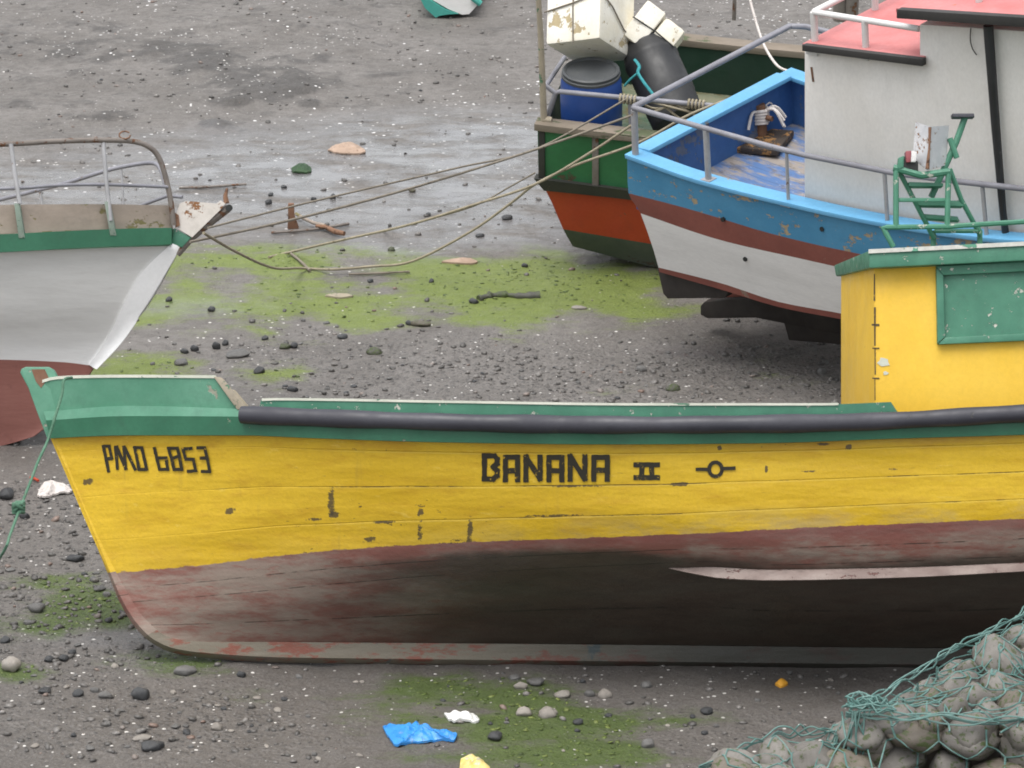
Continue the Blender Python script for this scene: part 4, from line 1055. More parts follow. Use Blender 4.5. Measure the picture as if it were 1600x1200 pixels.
# hatch and mooring post on its deck
def on_deck(px, py, dz=0.0):
    return FU.un(px, py, ZD + dz, axis=2)
hc = on_deck(1196, 225)
m = MB(); m.box(hc + Vector((0, 0, .02)), (.34, .42, .05), Matrix.Rotation(R(20), 3, 'Z'))
m.build('hatch', paint('rusty orange hatch', (0.26, 0.13, 0.04), (0.32, 0.17, 0.06), (0.06, 0.045, 0.035), 0.25, 0.4, 0.7, scale=3), blue, bevel=0.01)
bc = on_deck(1190, 218)
m = MB(); m.tube([bc, bc + Vector((0, 0, .30))], [.05, .045], 12); m.tube([bc + Vector((-.12, 0, .2)), bc + Vector((.12, .0, .2))], .022, 8)
m.build('mooring_bitt', M['rust'], blue, smooth=50)
m = MB()
for k in range(5):
    c0 = bc + Vector((0, 0, .15 + .025 * k))
    m.tube([c0 + Vector((.065 * math.cos(a * .7), .065 * math.sin(a * .7), .012 * math.sin(a))) for a in range(10)], .013, 6)
for k in range(6):
    a = rnd.uniform(0, 6.28); c0 = bc + Vector((0, 0, .22))
    m.tube(catmull([c0, c0 + Vector((math.cos(a) * .12, math.sin(a) * .12, .05)), c0 + Vector((math.cos(a) * .2, math.sin(a) * .2, rnd.uniform(-.12, .02)))], 4), .012, 6)
lash = m.build('rope_lashing', M['rope_white'], None, smooth=60); lash.matrix_world = FU.M
tag(lash, 'white rope wound around the mooring post on the blue deck', 'rope')

# ================================================================== GREEN AND RED BOAT behind it
o_ = at_z(1010, 432, 0.0)
FG = Frame((o_.x, 9.55, 0.0), yaw=R(-12), trim=R(2.0), heel=R(9))
GW = 1.10
gT = [i / 30 for i in range(31)]
def gl(pts, p0, w):
    return (line(pts), p0, 2000, lambda t, w=w: w * (1 - 0.9 * max(0, (t - .6) / .4) ** 2))
gL = [gl([(840, 200), (985, 217), (1200, 240), (1500, 262), (2000, 270)], 840, GW), gl([(842, 282), (982, 303), (1200, 330), (2000, 400)], 842, GW - .02),
      gl([(853, 298), (982, 312), (1200, 342), (2000, 420)], 853, GW - .04), gl([(880, 358), (1011, 380), (1200, 410), (2000, 500)], 880, GW - .12), gl([(895, 385), (960, 402), (1028, 419), (1200, 450), (2000, 540)], 895, GW - .22)]
gr, gu = hull_grid(FG, gT, gL, 3)
green = empty('fishing_boat', FG.M, 'green and red fishing boat half hidden behind the blue one, loaded with barrels', 'boat', 'beached fishing boats')
def gband(name, r0, r1, mt):
    m = MB(); m.grid(gr[r0:r1 + 1]); m.grid([[mir(p) for p in r] for r in gr[r0:r1 + 1]], flip=True)
    for c in (0, -1):
        a = [r[c] for r in gr[r0:r1 + 1]]; m.grid([[mir(p) for p in a], a])
    return m.build(name, mt, green, smooth=40)
gband('topside', 0, 3, M['green_boat']); gband('dark_band', 3, 6, M['black_strake']); gband('hull', 6, 9, M['red']); gband('bottom', 9, 12, M['green_grey'])
m = MB()
bz = [gr[12][i] for i in range(len(gT))]
m.grid([bz, [Vector((p.x + .2, p.y * .5, p.z * .4 + .03)) for p in bz], [Vector((p.x + .3, 0, .02)) for p in bz]])
m.grid([[mir(q) for q in r] for r in (bz, [Vector((p.x + .2, p.y * .5, p.z * .4 + .03)) for p in bz], [Vector((p.x + .3, 0, .02)) for p in bz])], flip=True)
m.build('keel_bottom', M['green_grey'], green, smooth=40)
m = MB()
ys1, ys2 = line([(836, 279), (982, 298), (1200, 330), (2000, 400)]), line([(852, 298), (982, 312), (1200, 342), (2000, 420)])
strip(m, FG, ys1, ys2, (834, 1900), (850, 1900), lambda x: GW - .02, 20, .1, .05, .03)
m.build('rubbing_strake', M['black_strake'], green)
for x in (846, 930):
    m = MB(); k = x - 930
    m.prism([FG.un(a, b, -(GW + .012)) for a, b in ((x - 5, 203 + k * .12), (x + 5, 204 + k * .12), (x + 5, 300 + k * .12), (x - 5, 299 + k * .12))], (0, .05, 0))
    m.build('corner_timber' if x < 900 else 'rusty_strap', M['black_strake'] if x < 900 else M['rusty_pipe'], green, bevel=.004)
m = MB(); cap = [[p + Vector((-.02, -.04, -.01)), p + Vector((-.02, .12, -.01)), p + Vector((-.02, .12, .05)), p + Vector((-.02, -.04, .05))] for p in gr[0][:26]]
for mm in (False, True):
    rr = [[mir(q) for q in r] for r in cap] if mm else cap
    m.grid(rr, closed=True); m.add(rr[0], [(0, 1, 2, 3)]); m.add(rr[-1], [(0, 1, 2, 3)])
m.build('cap_rail', M['cap_wood'], green, bevel=.006)
gz_in = -.42
m = MB()
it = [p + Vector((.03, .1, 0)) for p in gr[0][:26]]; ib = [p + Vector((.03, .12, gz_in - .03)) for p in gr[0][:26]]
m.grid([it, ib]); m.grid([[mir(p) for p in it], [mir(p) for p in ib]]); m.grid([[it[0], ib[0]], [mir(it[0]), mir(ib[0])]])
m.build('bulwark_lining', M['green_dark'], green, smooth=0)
m = MB(); it = [p + Vector((.0, .08, gz_in)) for p in gr[0][:26]]; m.grid([it, [mir(p) for p in it]])
m.build('deck', M['deck_green'], green, smooth=0)
GZ = gr[0][0].z
# pipe rail, posts
m = MB(); bar(m, FG, ((855, 184, -.98), (868, 146, -.98), (874, 143, -.98), (1000, 155, -.98), (1125, 166, -.98), (1220, 172, -.98)), .022, 10)
bar(m, FG, ((868, 146, -.98), (853, 134, -.98), (882, 90, .2)), .02, 8)
for x, y in ((985, 154), (1100, 164)):
    bar(m, FG, ((x, y, -.98), (x + 2, y + 60, -.98)), .022, 8)
m.build('pipe_rail', M['grey_pipe'], green, smooth=50)
m = MB(); bar(m, FG, ((838, -60, -1.04), (845, 60, -1.04), (850, 188, -1.04)), [.02, .024, .028], 10)
bar(m, FG, ((848, 186, -1.04), (862, 188, -1.04)), .03, 8)
m.build('wooden_post', M['worn_wood'], green, smooth=50)
for x in (1147, 1312, 1330):
    m = MB(); q = FG.un(x, 26, GW - .06); m.tube([q - Vector((0, 0, .03)), q + Vector((0, 0, .45))], .018 if x < 1200 else .06, 8)
    m.build('rail_post', M['rusty_pipe'], green, smooth=50)

# ---- its cargo, each thing of its own
def cargo(name, mb_, mt, label, cat, group=None, bevel=0, smooth=40):
    o = mb_.build(name, mt, None, smooth=smooth, bevel=bevel); return tag(o, label, cat, group)
bc = at_y(924, 150, 8.75)
Mb = Matrix.Translation(bc) @ Matrix.Rotation(R(13), 4, 'X') @ Matrix.Rotation(R(-1.5), 4, 'Y')
bar_o = empty('barrel', Mb, 'blue plastic barrel with dark lid standing at the stern of the green boat', 'barrel', 'barrels on the green boat')
m = MB(); m.lathe([(.20, -.48), (.245, -.45), (.255, -.2), (.258, 0), (.252, .14), (.235, .20), (.222, .22)], 36)
m.build('body', M['drum_blue'], bar_o, smooth=50)
m = MB(); m.lathe([(.238, .185), (.245, .19), (.245, .21), (.236, .215), (.238, .24), (.225, .25), (.21, .245), (.20, .232), (.08, .238), (.02, .24)], 36)
m.build('lid', M['lid'], bar_o, smooth=35)
d0, d1 = at_y(1008, 72, 9.15), at_y(1052, 170, 8.65)
Z = (d0 - d1).normalized(); X = Z.orthogonal().normalized(); Yv = Z.cross(X)
Md = Matrix((X, Yv, Z)).transposed().to_4x4(); Md.translation = d1
dr = empty('barrel', Md, 'black plastic barrel leaning beside the blue one, tied with turquoise rope', 'barrel', 'barrels on the green boat')
Ld = (d0 - d1).length
m = MB(); m.lathe([(.2, -.16), (.225, -.12), (.23, .1), (.236, .12), (.236, .16), (.23, .18), (.228, Ld * .7), (.234, Ld * .72), (.234, Ld * .77), (.226, Ld * .8), (.2, Ld)], 32)
m.build('body', M['drum_dark'], dr, smooth=40)
m = MB()
pts = [(at_y(x, y, yy)) for x, y, yy in ((992, 94, 8.72), (999, 104, 8.56), (997, 114, 8.5), (1007, 130, 8.42), (1020, 147, 8.36))]
m.tube(catmull(pts, 5), .014, 6)
m.tube(catmull([at_y(x, y, yy) for x, y, yy in ((997, 114, 8.5), (985, 124, 8.55), (976, 134, 8.6))], 4), .010, 6)
cargo('rope', m, M['turq_rope'], 'turquoise rope tied around the black barrel', 'rope', smooth=60)
# foam boxes
def foam_box(name, corner, ax, ay, az, lx, ly, lz, label, lidf=None):
    Mx = Matrix((ax, ay, az)).transposed().to_4x4(); Mx.translation = corner
    root = empty(name, Mx, label, 'foam box', 'foam boxes on the green boat')
    k = MB(); h = lz * (lidf or 1.0)
    k.box((lx / 2, ly / 2, h / 2), (lx, ly, h)); k.build('body', M['foam'], root, bevel=.04)
    if lidf:
        k = MB(); k.box((lx / 2, ly / 2, h + .012 + (lz - h) / 2), (lx + .03, ly + .03, lz - h)); k.build('lid', M['foam'], root, bevel=.02)
    return root
th = R(-30)
Rb = Matrix.Rotation(th, 3, 'X') @ Matrix.Rotation(R(27 + 180 - 0), 3, 'Z')
zb = Matrix.Rotation(th, 3, 'X') @ Vector((0.03, 0, 1)); zb.normalize()
el = Matrix.Rotation(th, 3, 'X') @ Vector((-math.cos(R(27)), math.sin(R(27)), 0)); er = Matrix.Rotation(th, 3, 'X') @ Vector((math.sin(R(27)), math.cos(R(27)), 0))
er = (er - zb * er.dot(zb)).normalized(); el = zb.cross(er).normalized()
V = at_y(937, 60, 8.55)
fb = foam_box('foam_box', V, er, el, zb, .66, .50, .62, 'large stained white foam box tilted on top of the blue barrel')
m = MB()
def onface(a, b, c): return tuple(er * a + el * b + zb * c + V)
I_ = fb.matrix_world.inverted()
m.tube([(-.008, .24, -.01), (-.008, .25, .3), (-.008, .24, .62)], .006, 6)
m.tube([(-.008, .51, .28), (-.01, .25, .33), (-.01, -.005, .40), (.2, -.012, .33), (.42, -.012, .2), (.66, -.01, .14)], .007, 6)
so = m.build('cord', M['rope_dull'], None, smooth=60); so.matrix_world = fb.matrix_world.copy(); tag(so, 'thin brown cord strapped around the large foam box', 'cord')
V2 = at_y(1034, 97, 8.9)
axx = (at_y(1071, 50, 9.0) - V2); axx.normalize()
azz = (at_y(990, 62, 8.98) - V2); azz = (azz - axx * azz.dot(axx)).normalized(); ayy = azz.cross(axx)
if ayy.y < 0: ayy = -ayy
fb2 = foam_box('foam_box', V2, axx, ayy, azz, .33, .34, .40, 'small white foam box with lid lying tilted against the black barrel', .52)
m = MB(); m.tube([(.16, -.012, -.01), (.17, -.014, .2), (.15, -.03, .42)], .006, 6)
so = m.build('cord', M['black'], None); so.matrix_world = fb2.matrix_world.copy(); tag(so, 'dark cord tied around the small tilted foam box', 'cord')
# ================================================================== ROPES between the boats
def rope(pts, r, mt, label, sm=6, group='mooring lines across the beach'):
    m = MB(); m.tube(catmull(pts, sm), r, 7)
    return cargo('mooring_rope', m, mt, label, 'rope', group, smooth=70)
def Y(pts):
    return [at_y(*p) for p in pts]
rope(Y([(325, 356, 4.2), (455, 323, 5.2), (590, 291, 6.1), (720, 261, 6.9), (840, 232, 7.6), (978, 155, 7.95)]), .008, M['rope_dull'], 'thin upper mooring rope tied to the rail by the blue barrel')
rope(Y([(297, 378, 4.2), (420, 352, 5.1), (560, 317, 6.0), (700, 277, 6.8), (850, 229, 7.4), (988, 180, 7.2)]), .010, M['rope_dull'], 'long taut rope reaching the corner stanchion of the blue boat')
ga = on_ground(420, 404, .012); gb_ = on_ground(452, 397, .015)
rope([ga, gb_] + Y([(530, 376, 8.4), (640, 351, 8.0), (740, 320, 7.7), (836, 288, 7.5), (920, 240, 7.35), (986, 196, 7.2)]), .011, M['rope'], 'pale yellow rope running off the mud up to the blue stern')
rope(Y([(318, 364, 4.15), (368, 393, 5.2), (425, 418, 6.8)]) + [on_ground(470, 428, .05), on_ground(520, 430, .05), on_ground(580, 427, .06)] + Y([(645, 408, 8.3), (735, 362, 8.0), (800, 316, 7.8), (838, 287, 7.6), (900, 258, 7.5), (1000, 222, 7.4), (1080, 178, 7.3), (1160, 148, 7.2)]), .011, M['rope'], 'slack sagging rope touching the green algae in its middle')
rope(Y([(836, 270, 7.9), (800, 290, 8.0), (740, 322, 8.1), (660, 345, 8.4)]) + [on_ground(600, 362, .012)], .007, M['rope_dull'], 'thin dull rope hanging from the lower stern corner of the green boat')
rope(Y([(1160, 148, 7.1), (1172, 158, 7.15), (1182, 178, 7.3), (1188, 196, 7.45)]), .011, M['rope'], 'short rope over the blue transom down to the mooring post', group=None)
rope(Y([(1172, 0, 10.4), (1183, 40, 10.2), (1196, 75, 9.9), (1215, 103, 9.6), (1235, 112, 9.4)]), .012, M['rope_white'], 'loose pale rope hanging inside the green boat', group=None)
m = MB()
for c in (FG.un(981, 155, -.98), FG.un(1088, 163, -.98)):
    for k in range(5):
        m.tube([c + Vector((.03 * (k - 2), .035 * math.cos(a * .75), .035 * math.sin(a * .75))) for a in range(10)], .011, 6)
c = FG.un(1040, 165, -.98)
for k in range(7):
    a, b = FG.un(985 + 12 * k, 157 + 1 * k, -.98), FG.un(1010 + 14 * k, 172 + rnd.uniform(-14, 16), -.98 + rnd.uniform(-.05, .1))
    e = FG.un(1060 + 8 * k, 162 + rnd.uniform(-4, 22), -.98)
    m.tube(catmull([a, b, e], 5), .010, 6)
ro = m.build('tangled_rope', M['rope'], None, smooth=70); ro.matrix_world = FG.M; tag(ro, 'tangled tan rope knotted on the rail beside the black barrel', 'rope')
# the yellow boat's own line
gp = Y([(100, 594, -.15), (97, 615, -.22), (85, 655, -.35), (74, 690, -.42), (60, 720, -.6), (48, 752, -.8), (31, 795, -1.0), (16, 835, -1.2), (2, 868, -1.35), (-40, 950, -1.6)])
gp[-1] = on_ground(-60, 960, .01)
m = MB(); m.tube(catmull([at_y(112, 590, .05)] + gp, 6), .009, 7)
k = at_y(29, 793, -1.0)
for j in range(6):
    m.tube([k + Vector((.03 * math.cos(a + j), .03 * math.sin(a * 1.3 + j), .03 * math.sin(a + j * 2))) for a in range(7)], .012, 6)
tag(m.build('mooring_rope', M['rope_green'], None, smooth=70), 'green mooring rope knotted halfway, hanging from the yellow bow', 'rope', 'mooring lines across the beach')

# ================================================================== small dinghy up the beach
yd = at_z(684, 30, 0).y
din = empty('dinghy', Matrix.Translation(at_z(700, 30, 0)), 'small turquoise and white dinghy lying tipped over at the top edge', 'boat')
Dn = at_z(700, 30, 0)
def dsec(pts, yy, sx=1.0, ox=0.0, oz=0.0):
    return [Vector(((at_y(x, y, yd) - Dn).x * sx + ox, yy, (at_y(x, y, yd) - Dn).z * sx + oz)) for x, y in pts]
wh = [(672, -14), (676, 0), (700, 14), (722, 23), (733, 22), (745, 9), (742, -22), (700, -36)]
m = MB(); r_ = [dsec(wh, 0), dsec(wh, .9, 1.15, .05, .02), dsec(wh, 1.9, .95, .1, .05), dsec(wh, 2.6, .3, .2, .2)]
m.grid(r_, closed=True); m.add(r_[0], [tuple(range(8))]); m.add(r_[-1], [tuple(range(8))])
m.build('hull', M['white_hull'], din, smooth=30)
tq = [(655, -6), (664, 12), (681, 27), (687, 24), (700, 22), (716, 21), (696, 14), (670, -2)]
m = MB(); r_ = [dsec(tq, -.02), dsec(tq, .9, 1.12, .05), dsec(tq, 1.9, .9, .1, .04)]
m.grid(r_, closed=True); m.add(r_[0], [tuple(range(8))]); m.add(r_[-1], [tuple(range(8))])
m.build('strake', M['turquoise'], din, smooth=30)
m = MB()
for k in (0,):
    a = [at_y(738, -4, yd - .03) - Dn, at_y(751, 6, yd - .03) - Dn]
    m.tube([a[0], a[1]], .035, 8); m.tube([a[0] + Vector((.02, .05, .0)), a[0] + Vector((.1, 2.0, .05))], .035, 8)
m.build('gunwale', M['turquoise'], din)

# ================================================================== STONES
def ico(sub, seed, amp, flat=1.0):
    bm = bmesh.new(); bmesh.ops.create_icosphere(bm, subdivisions=sub, radius=1.0)
    r = random.Random(seed); ph = [r.uniform(0, 6.3) for _ in range(9)]
    cut = [Vector((r.uniform(-1, 1), r.uniform(-1, 1), r.uniform(-.6, 1))).normalized() for _ in range(4)]
    for v in bm.verts:
        p = v.co.copy()
        s = 1 + amp * (math.sin(2.1 * p.x + ph[0]) + math.sin(2.6 * p.y + ph[1]) + math.sin(2.3 * p.z + ph[2])) * .5 + amp * .4 * math.sin(5 * p.x + ph[3]) * math.sin(4.4 * p.y + ph[4]) + amp * .2 * math.sin(9 * p.z + ph[5]) * math.sin(8 * p.x + ph[6])
        q = p * s
        for c in cut:                                     # worn flat faces
            d = q.dot(c) - 0.74
            if d > 0: q -= c * d * 0.7
        v.co = q
    return bm
def stone_mesh(name, sub, seed, amp, mt):
    bm = ico(sub, seed, amp); me = bpy.data.meshes.new(name); bm.to_mesh(me); bm.free()
    me.materials.append(mt); me.polygons.foreach_set('use_smooth', [True] * len(me.polygons)); return me
KINDS_ = {'d': 'stone_dark', 'g': 'stone_grey', 'p': 'stone_pale', 'm': 'stone_moss', 'c': 'cobble', 'b': 'cobble_brown'}
SM = {k: [stone_mesh('stone_' + k, 3, 31 * i + ord(k), 0.27, M[v]) for i in range(5)] for k, v in KINDS_.items()}
def stone(kind, p, sx, sy, sz, label, group, name='stone', rz=None, tilt=0.12):
    o = bpy.data.objects.new(name, rnd.choice(SM[kind])); COL.objects.link(o)
    o.location = p; o.scale = (sx, sy, sz)
    o.rotation_euler = (rnd.uniform(-tilt, tilt), rnd.uniform(-tilt, tilt), rnd.uniform(0, 6.28) if rz is None else rz)
    return tag(o, label, 'stone', group)
LISTED = [
 (15, 1038, 30, 27, 'p', 'rounded pale buff stone at the far left below the bow'),
 (76, 1030, 16, 10, 'd', 'small dark stone right of the pale buff stone'), (99, 1028, 17, 10, 'd', 'second small dark stone right of the pale buff stone'),
 (8, 1000, 18, 11, 'd', 'dark stone at the left edge above the pale buff stone'), (55, 950, 26, 16, 'g', 'grey boulder on the weedy mud left of the yellow stem'),
 (117, 872, 28, 10, 'd', 'long flat dark stone beside the yellow stem'), (291, 1046, 42, 14, 'g', 'broad flat grey stone under the front of the keel'),
 (220, 1085, 28, 21, 'd', 'angular blackish stone on the shingle below the bow'), (240, 1165, 40, 17, 'd', 'smooth oblong dark stone near the bottom edge'),
 (340, 1135, 20, 15, 'p', 'pale oval pebble below the front of the keel'), (221, 1152, 24, 9, 'p', 'flat whitish shell like stone above the oblong dark one'),
 (122, 1083, 20, 12, 'd', 'dark stone among pebbles left of the angular blackish one'), (164, 1086, 18, 12, 'g', 'grey stone touching the shingle left of the angular blackish one'),
 (70, 1079, 22, 9, 'd', 'flat dark stone on the shingle at far left'), (377, 1054, 14, 10, 'd', 'dark pebble just below the keel bottom'),
 (169, 969, 12, 8, 'd', 'tiny black stone on green weed left of the stem foot'), (112, 1019, 12, 8, 'd', 'tiny black stone between weed and shingle'),
 (190, 956, 9, 6, 'd', 'tiny black pebble touching the stem foot'), (45, 972, 18, 8, 'g', 'flat grey stone on the weed below the grey boulder'),
 (820, 1111, 27, 17, 'p', 'pale stone on the weed, left of a matching pair'), (858, 1112, 31, 19, 'p', 'larger pale stone on the weed, right of a matching pair'),
 (773, 1150, 25, 14, 'd', 'dark grey stone right of the blue plastic'), (1013, 1162, 25, 15, 'g', 'grey stone below the weed right of the pale pair'),
 (902, 1128, 15, 10, 'd', 'small dark stone in the weed right of the pale pair'), (813, 1071, 18, 14, 'p', 'pale brownish stone in a cluster under the hull'),
 (877, 1085, 24, 12, 'p', 'flat pale stone in the row under the hull'), (922, 1083, 20, 12, 'g', 'grey stone in the row under the hull'),
 (947, 1083, 24, 16, 'p', 'brightest pale stone of the row under the hull'), (1011, 1070, 21, 10, 'g', 'flat grey stone lying in the hull shade'),
 (805, 1058, 22, 8, 'g', 'flat stone nearest the keel in the cluster'), (835, 1066, 26, 12, 'g', 'broad brownish stone in the cluster under the hull'),
 (1103, 1111, 18, 12, 'd', 'blue grey stone on open mud left of the gabion'), (1100, 1145, 10, 7, 'd', 'little dark stone below the blue grey one'),
 (10, 772, 26, 18, 'd', 'dark mossy boulder below the red bottom at the left edge'), (38, 806, 16, 12, 'd', 'dark stone by the knot of the green rope'), (140, 772, 14, 9, 'd', 'dark stone near the net rag'),
 (330, 483, 13, 9, 'd', 'black stone on wet mud right of the white stem'), (264, 468, 12, 8, 'd', 'black stone close to the white stem'), (232, 459, 12, 8, 'd', 'black stone touching the white stem, upper one'), (228, 469, 14, 6, 'd', 'flat dark stone touching the white stem, lower one'),
 (338, 541, 13, 13, 'd', 'roundest black stone in the line above the green bulwark'), (352, 536, 12, 9, 'd', 'black stone just right of the roundest one'), (304, 545, 13, 11, 'd', 'black stone second from the left in the line'), (288, 549, 13, 8, 'd', 'black stone first from the left in the line'),
 (372, 554, 32, 13, 'g', 'rough grey stone, broadest in the line of black stones'), (414, 528, 12, 7, 'd', 'small black stone above the broad rough grey one'), (459, 540, 13, 10, 'd', 'black stone touching a weedy green one'), (445, 541, 18, 11, 'm', 'weedy green stone touching a black one'),
 (586, 548, 24, 12, 'm', 'green weed covered stone alone on the gravel'), (534, 526, 15, 9, 'd', 'black stone above the lone weed covered one'), (405, 579, 20, 11, 'd', 'black stone on green algae above the end board'), (284, 566, 26, 10, 'g', 'pale grey flat stone over the bow bulwark'),
 (457, 608, 17, 9, 'd', 'dark stone above the start of the washboard'), (639, 505, 11, 8, 'd', 'black stone touching a reddish brown one'), (656, 505, 26, 10, 'b', 'reddish brown stone on the mud touching a black one'),
 (740, 471, 15, 9, 'd', 'black stone at the left end of the mossy log'), (674, 439, 9, 7, 'd', 'black pebble on the bright green algae'), (578, 439, 9, 7, 'd', 'black pebble on algae below the sagging rope'), (820, 415, 10, 7, 'd', 'dark pebble on algae below the red hull'),
 (419, 316, 10, 9, 'd', 'round black stone on the wet sheen beyond the white bow'), (423, 304, 9, 6, 'd', 'flat black stone above the round one on the wet sheen'), (520, 308, 11, 9, 'd', 'dark stone on the wet sheen above the rusty iron'), (490, 311, 9, 6, 'd', 'flat dark stone left of another above the rusty iron'),
 (444, 292, 10, 6, 'd', 'dark stone on the wet sheen below the green weed lump'), (612, 389, 11, 8, 'm', 'greenish stone between two ropes on the mud'), (644, 297, 11, 9, 'b', 'brown stone touching the taut rope'), (791, 340, 16, 8, 'd', 'dark stone on the weed left of the red hull'),
 (749, 368, 13, 6, 'd', 'flat black stone inside the bend of the sagging rope'), (669, 335, 9, 6, 'd', 'dark pebble between the taut rope and the yellow rope'), (1052, 605, 22, 12, 'm', 'mossy stone above the washboard'), (1003, 576, 20, 11, 'g', 'grey stone on gravel above the washboard'),
 (905, 480, 24, 5, 'p', 'thin whitish stone at the edge of the algae'), (1283, 580, 14, 12, 'g', 'grey stone left of the yellow cabin corner'),
]
def add_listed():
    for px, py, w, h, k, lab in LISTED:
        p = on_ground(px, py + h * .3); s = ppm(p)
        rw = w / s / 2 * 1.08; rh = h / s / 2 * 1.12
        stone(k, p + Vector((0, 0, rh * .45)), rw, rw * .75, rh, lab, 'stones on the beach', rz=rnd.uniform(-.25, .25))
add_listed()
# more stones one could count, in the gravel bands
cand = []
SPREAD = [((150, 640), (500, 620), 26, (5, 11)), ((420, 1300), (540, 625), 34, (5, 11)), ((0, 480), (880, 1190), 62, (8, 18)), ((480, 1320), (1050, 1200), 30, (7, 14)), ((60, 760), (60, 400), 26, (3.5, 8))]
LAB2 = {('d', 0): 'small dark stone scattered on the gravel behind the yellow boat', ('g', 0): 'small grey stone scattered on the gravel behind the yellow boat',
        ('d', 1): 'small dark stone in the gravel above the washboard', ('g', 1): 'small grey stone in the gravel above the washboard',
        ('d', 2): 'small dark pebble on the shingle left of the keel', ('g', 2): 'small grey pebble on the shingle left of the keel', ('p', 2): 'small pale pebble on the shingle left of the keel',
        ('d', 3): 'small dark pebble on the mud in front of the keel', ('g', 3): 'small grey pebble on the mud in front of the keel', ('p', 3): 'small pale pebble on the mud in front of the keel',
        ('d', 4): 'dark lump scattered on the upper mud flat', ('g', 4): 'grey lump scattered on the upper mud flat'}
for zi, (xr, yr, cnt, sr_) in enumerate(SPREAD):
    for _ in range(cnt):
        px, py = rnd.uniform(*xr), rnd.uniform(*yr)
        if zi == 2 and px > 230 + (py - 880) * 2.2 and py < 1035: continue
        w = rnd.uniform(*sr_) ** 1.0; h = w * rnd.uniform(.4, .62)
        k = rnd.choice('dggg') if zi in (0, 1, 4) else rnd.choice('dggppg')
        p = on_ground(px, py); s = ppm(p)
        stone(k, p + Vector((0, 0, h / s * .18)), w / s / 2, w / s / 2 * .8, h / s / 2, LAB2[(k, zi)], 'small ' + LAB2[(k, zi)].split(' ', 1)[1].replace('stone ', 'stones ').replace('pebble ', 'pebbles ').replace('lump ', 'lumps ') + ' ' + k if False else LAB2[(k, zi)].replace('stone ', 'stones ').replace('pebble ', 'pebbles ').replace('lump ', 'lumps '))

# loose gravel and shell fragments, uncountable
def scatter(name, n, accept, rmin, rmax, flat, mat, sub=1, seed=5, pw=2.0, yrange=(-5.2, 21)):
    r = np.random.RandomState(seed)
    bm = bmesh.new(); bmesh.ops.create_icosphere(bm, subdivisions=sub, radius=1.0)
    bv = np.array([v.co[:] for v in bm.verts]); bf = np.array([[v.index for v in f.verts] for f in bm.faces]); bm.free()
    xs = r.uniform(-6.6, 6.6, n * 12); ys = r.uniform(*yrange, n * 12)
    i = np.clip(np.searchsorted(GX, xs) - 1, 0, nx - 2); j = np.clip(np.searchsorted(GY, ys) - 1, 0, ny - 2)
    keep = (np.abs(xs) < (ys + 23.5) * 0.142) & (r.uniform(0, 1, n * 12) < accept(j, i))
    xs, ys, i, j = xs[keep][:n], ys[keep][:n], i[keep][:n], j[keep][:n]; m = len(xs)
    rad = rmin + (rmax - rmin) * r.uniform(0, 1, m) ** pw
    z = gz[j, i]
    a = r.uniform(0, 6.28, m); ca, sa = np.cos(a), np.sin(a)
    sx = rad; sy = rad * r.uniform(.6, .95, m); sz = rad * r.uniform(.35, .75, m) * flat
    jit = 1 + r.uniform(-.22, .22, (m, len(bv)))
    V = bv[None] * jit[..., None] * np.stack([sx, sy, sz], -1)[:, None]
    tl = r.uniform(-.35, .35, m)[:, None]
    vz = V[..., 2] + V[..., 0] * tl
    X_ = V[..., 0] * ca[:, None] - V[..., 1] * sa[:, None] + xs[:, None]
    Y_ = V[..., 0] * sa[:, None] + V[..., 1] * ca[:, None] + ys[:, None]
    Z_ = vz + z[:, None] + sz[:, None] * .35
    co = np.stack([X_, Y_, Z_], -1).reshape(-1, 3).astype(np.float32)
    f = (bf[None] + (np.arange(m) * len(bv))[:, None, None]).reshape(-1, 3)
    sh = np.repeat(r.uniform(0, 1, m), len(bv))
    return mesh_np(name, co, f, mat, (('shade', sh),))
def shade_mat(name, stops, rough):
    t = NT(name, rough)
    cr = t.n.new('ShaderNodeValToRGB'); cr.color_ramp.interpolation = 'LINEAR'
    e = cr.color_ramp.elements
    while len(e) < len(stops): e.new(0.5)
    for k, (p, c) in enumerate(stops): e[k].position = p; e[k].color = (*c, 1)
    t.l.new(t.attr('shade'), cr.inputs[0])
    c = t.mix(t.step(t.noise(40, 4, 0.7), 0.35, 0.7, 0, .5), cr.outputs[0], (0.05, 0.047, 0.044))
    return t.done(c)
M['gravel'] = shade_mat('mixed gravel', [(0, (0.07, 0.066, 0.062)), (.3, (0.10, 0.094, 0.087)), (.7, (0.145, 0.135, 0.127)), (.92, (0.23, 0.215, 0.20)), (1, (0.21, 0.14, 0.11))], 0.5)
M['shell'] = shade_mat('shell bits', [(0, (0.42, 0.40, 0.37)), (.6, (0.62, 0.60, 0.57)), (1, (0.80, 0.79, 0.77))], 0.35)
gfun = lambda j, i: np.clip(G[j, i] * (0.45 + 0.8 * fbm(gx[j, i] * .8, gy[j, i] * .8, 91, 3)), 0.02, 1) * (1 - .75 * np.clip(A[j, i] * 1.4, 0, 1) * (gy[j, i] > 2)) * (1 - .6 * np.clip(W[j, i], 0, 1))
gv = scatter('gravel', 12000, gfun, .006, .036, .85, M['gravel'], 1, 5, 3.0)
tag(gv, 'mixed grey gravel and shingle strewn over the mud', 'gravel', kind='stuff')
near = lambda j, i: np.clip((0.3 + 0.75 * np.clip((2.0 - gy[j, i]) / 5, 0, 1) + .25 * np.clip((gy[j, i] - 11) / 4, 0, 1)) * (0.5 + 0.9 * fbm(gx[j, i] * .7, gy[j, i] * .7, 17, 3)), 0, 1)
sv = scatter('shell_fragments', 4600, near, .003, .011, .5, M['shell'], 1, 8, 2.6)
tag(sv, 'white broken shell bits strewn over the beach', 'shells', kind='stuff')
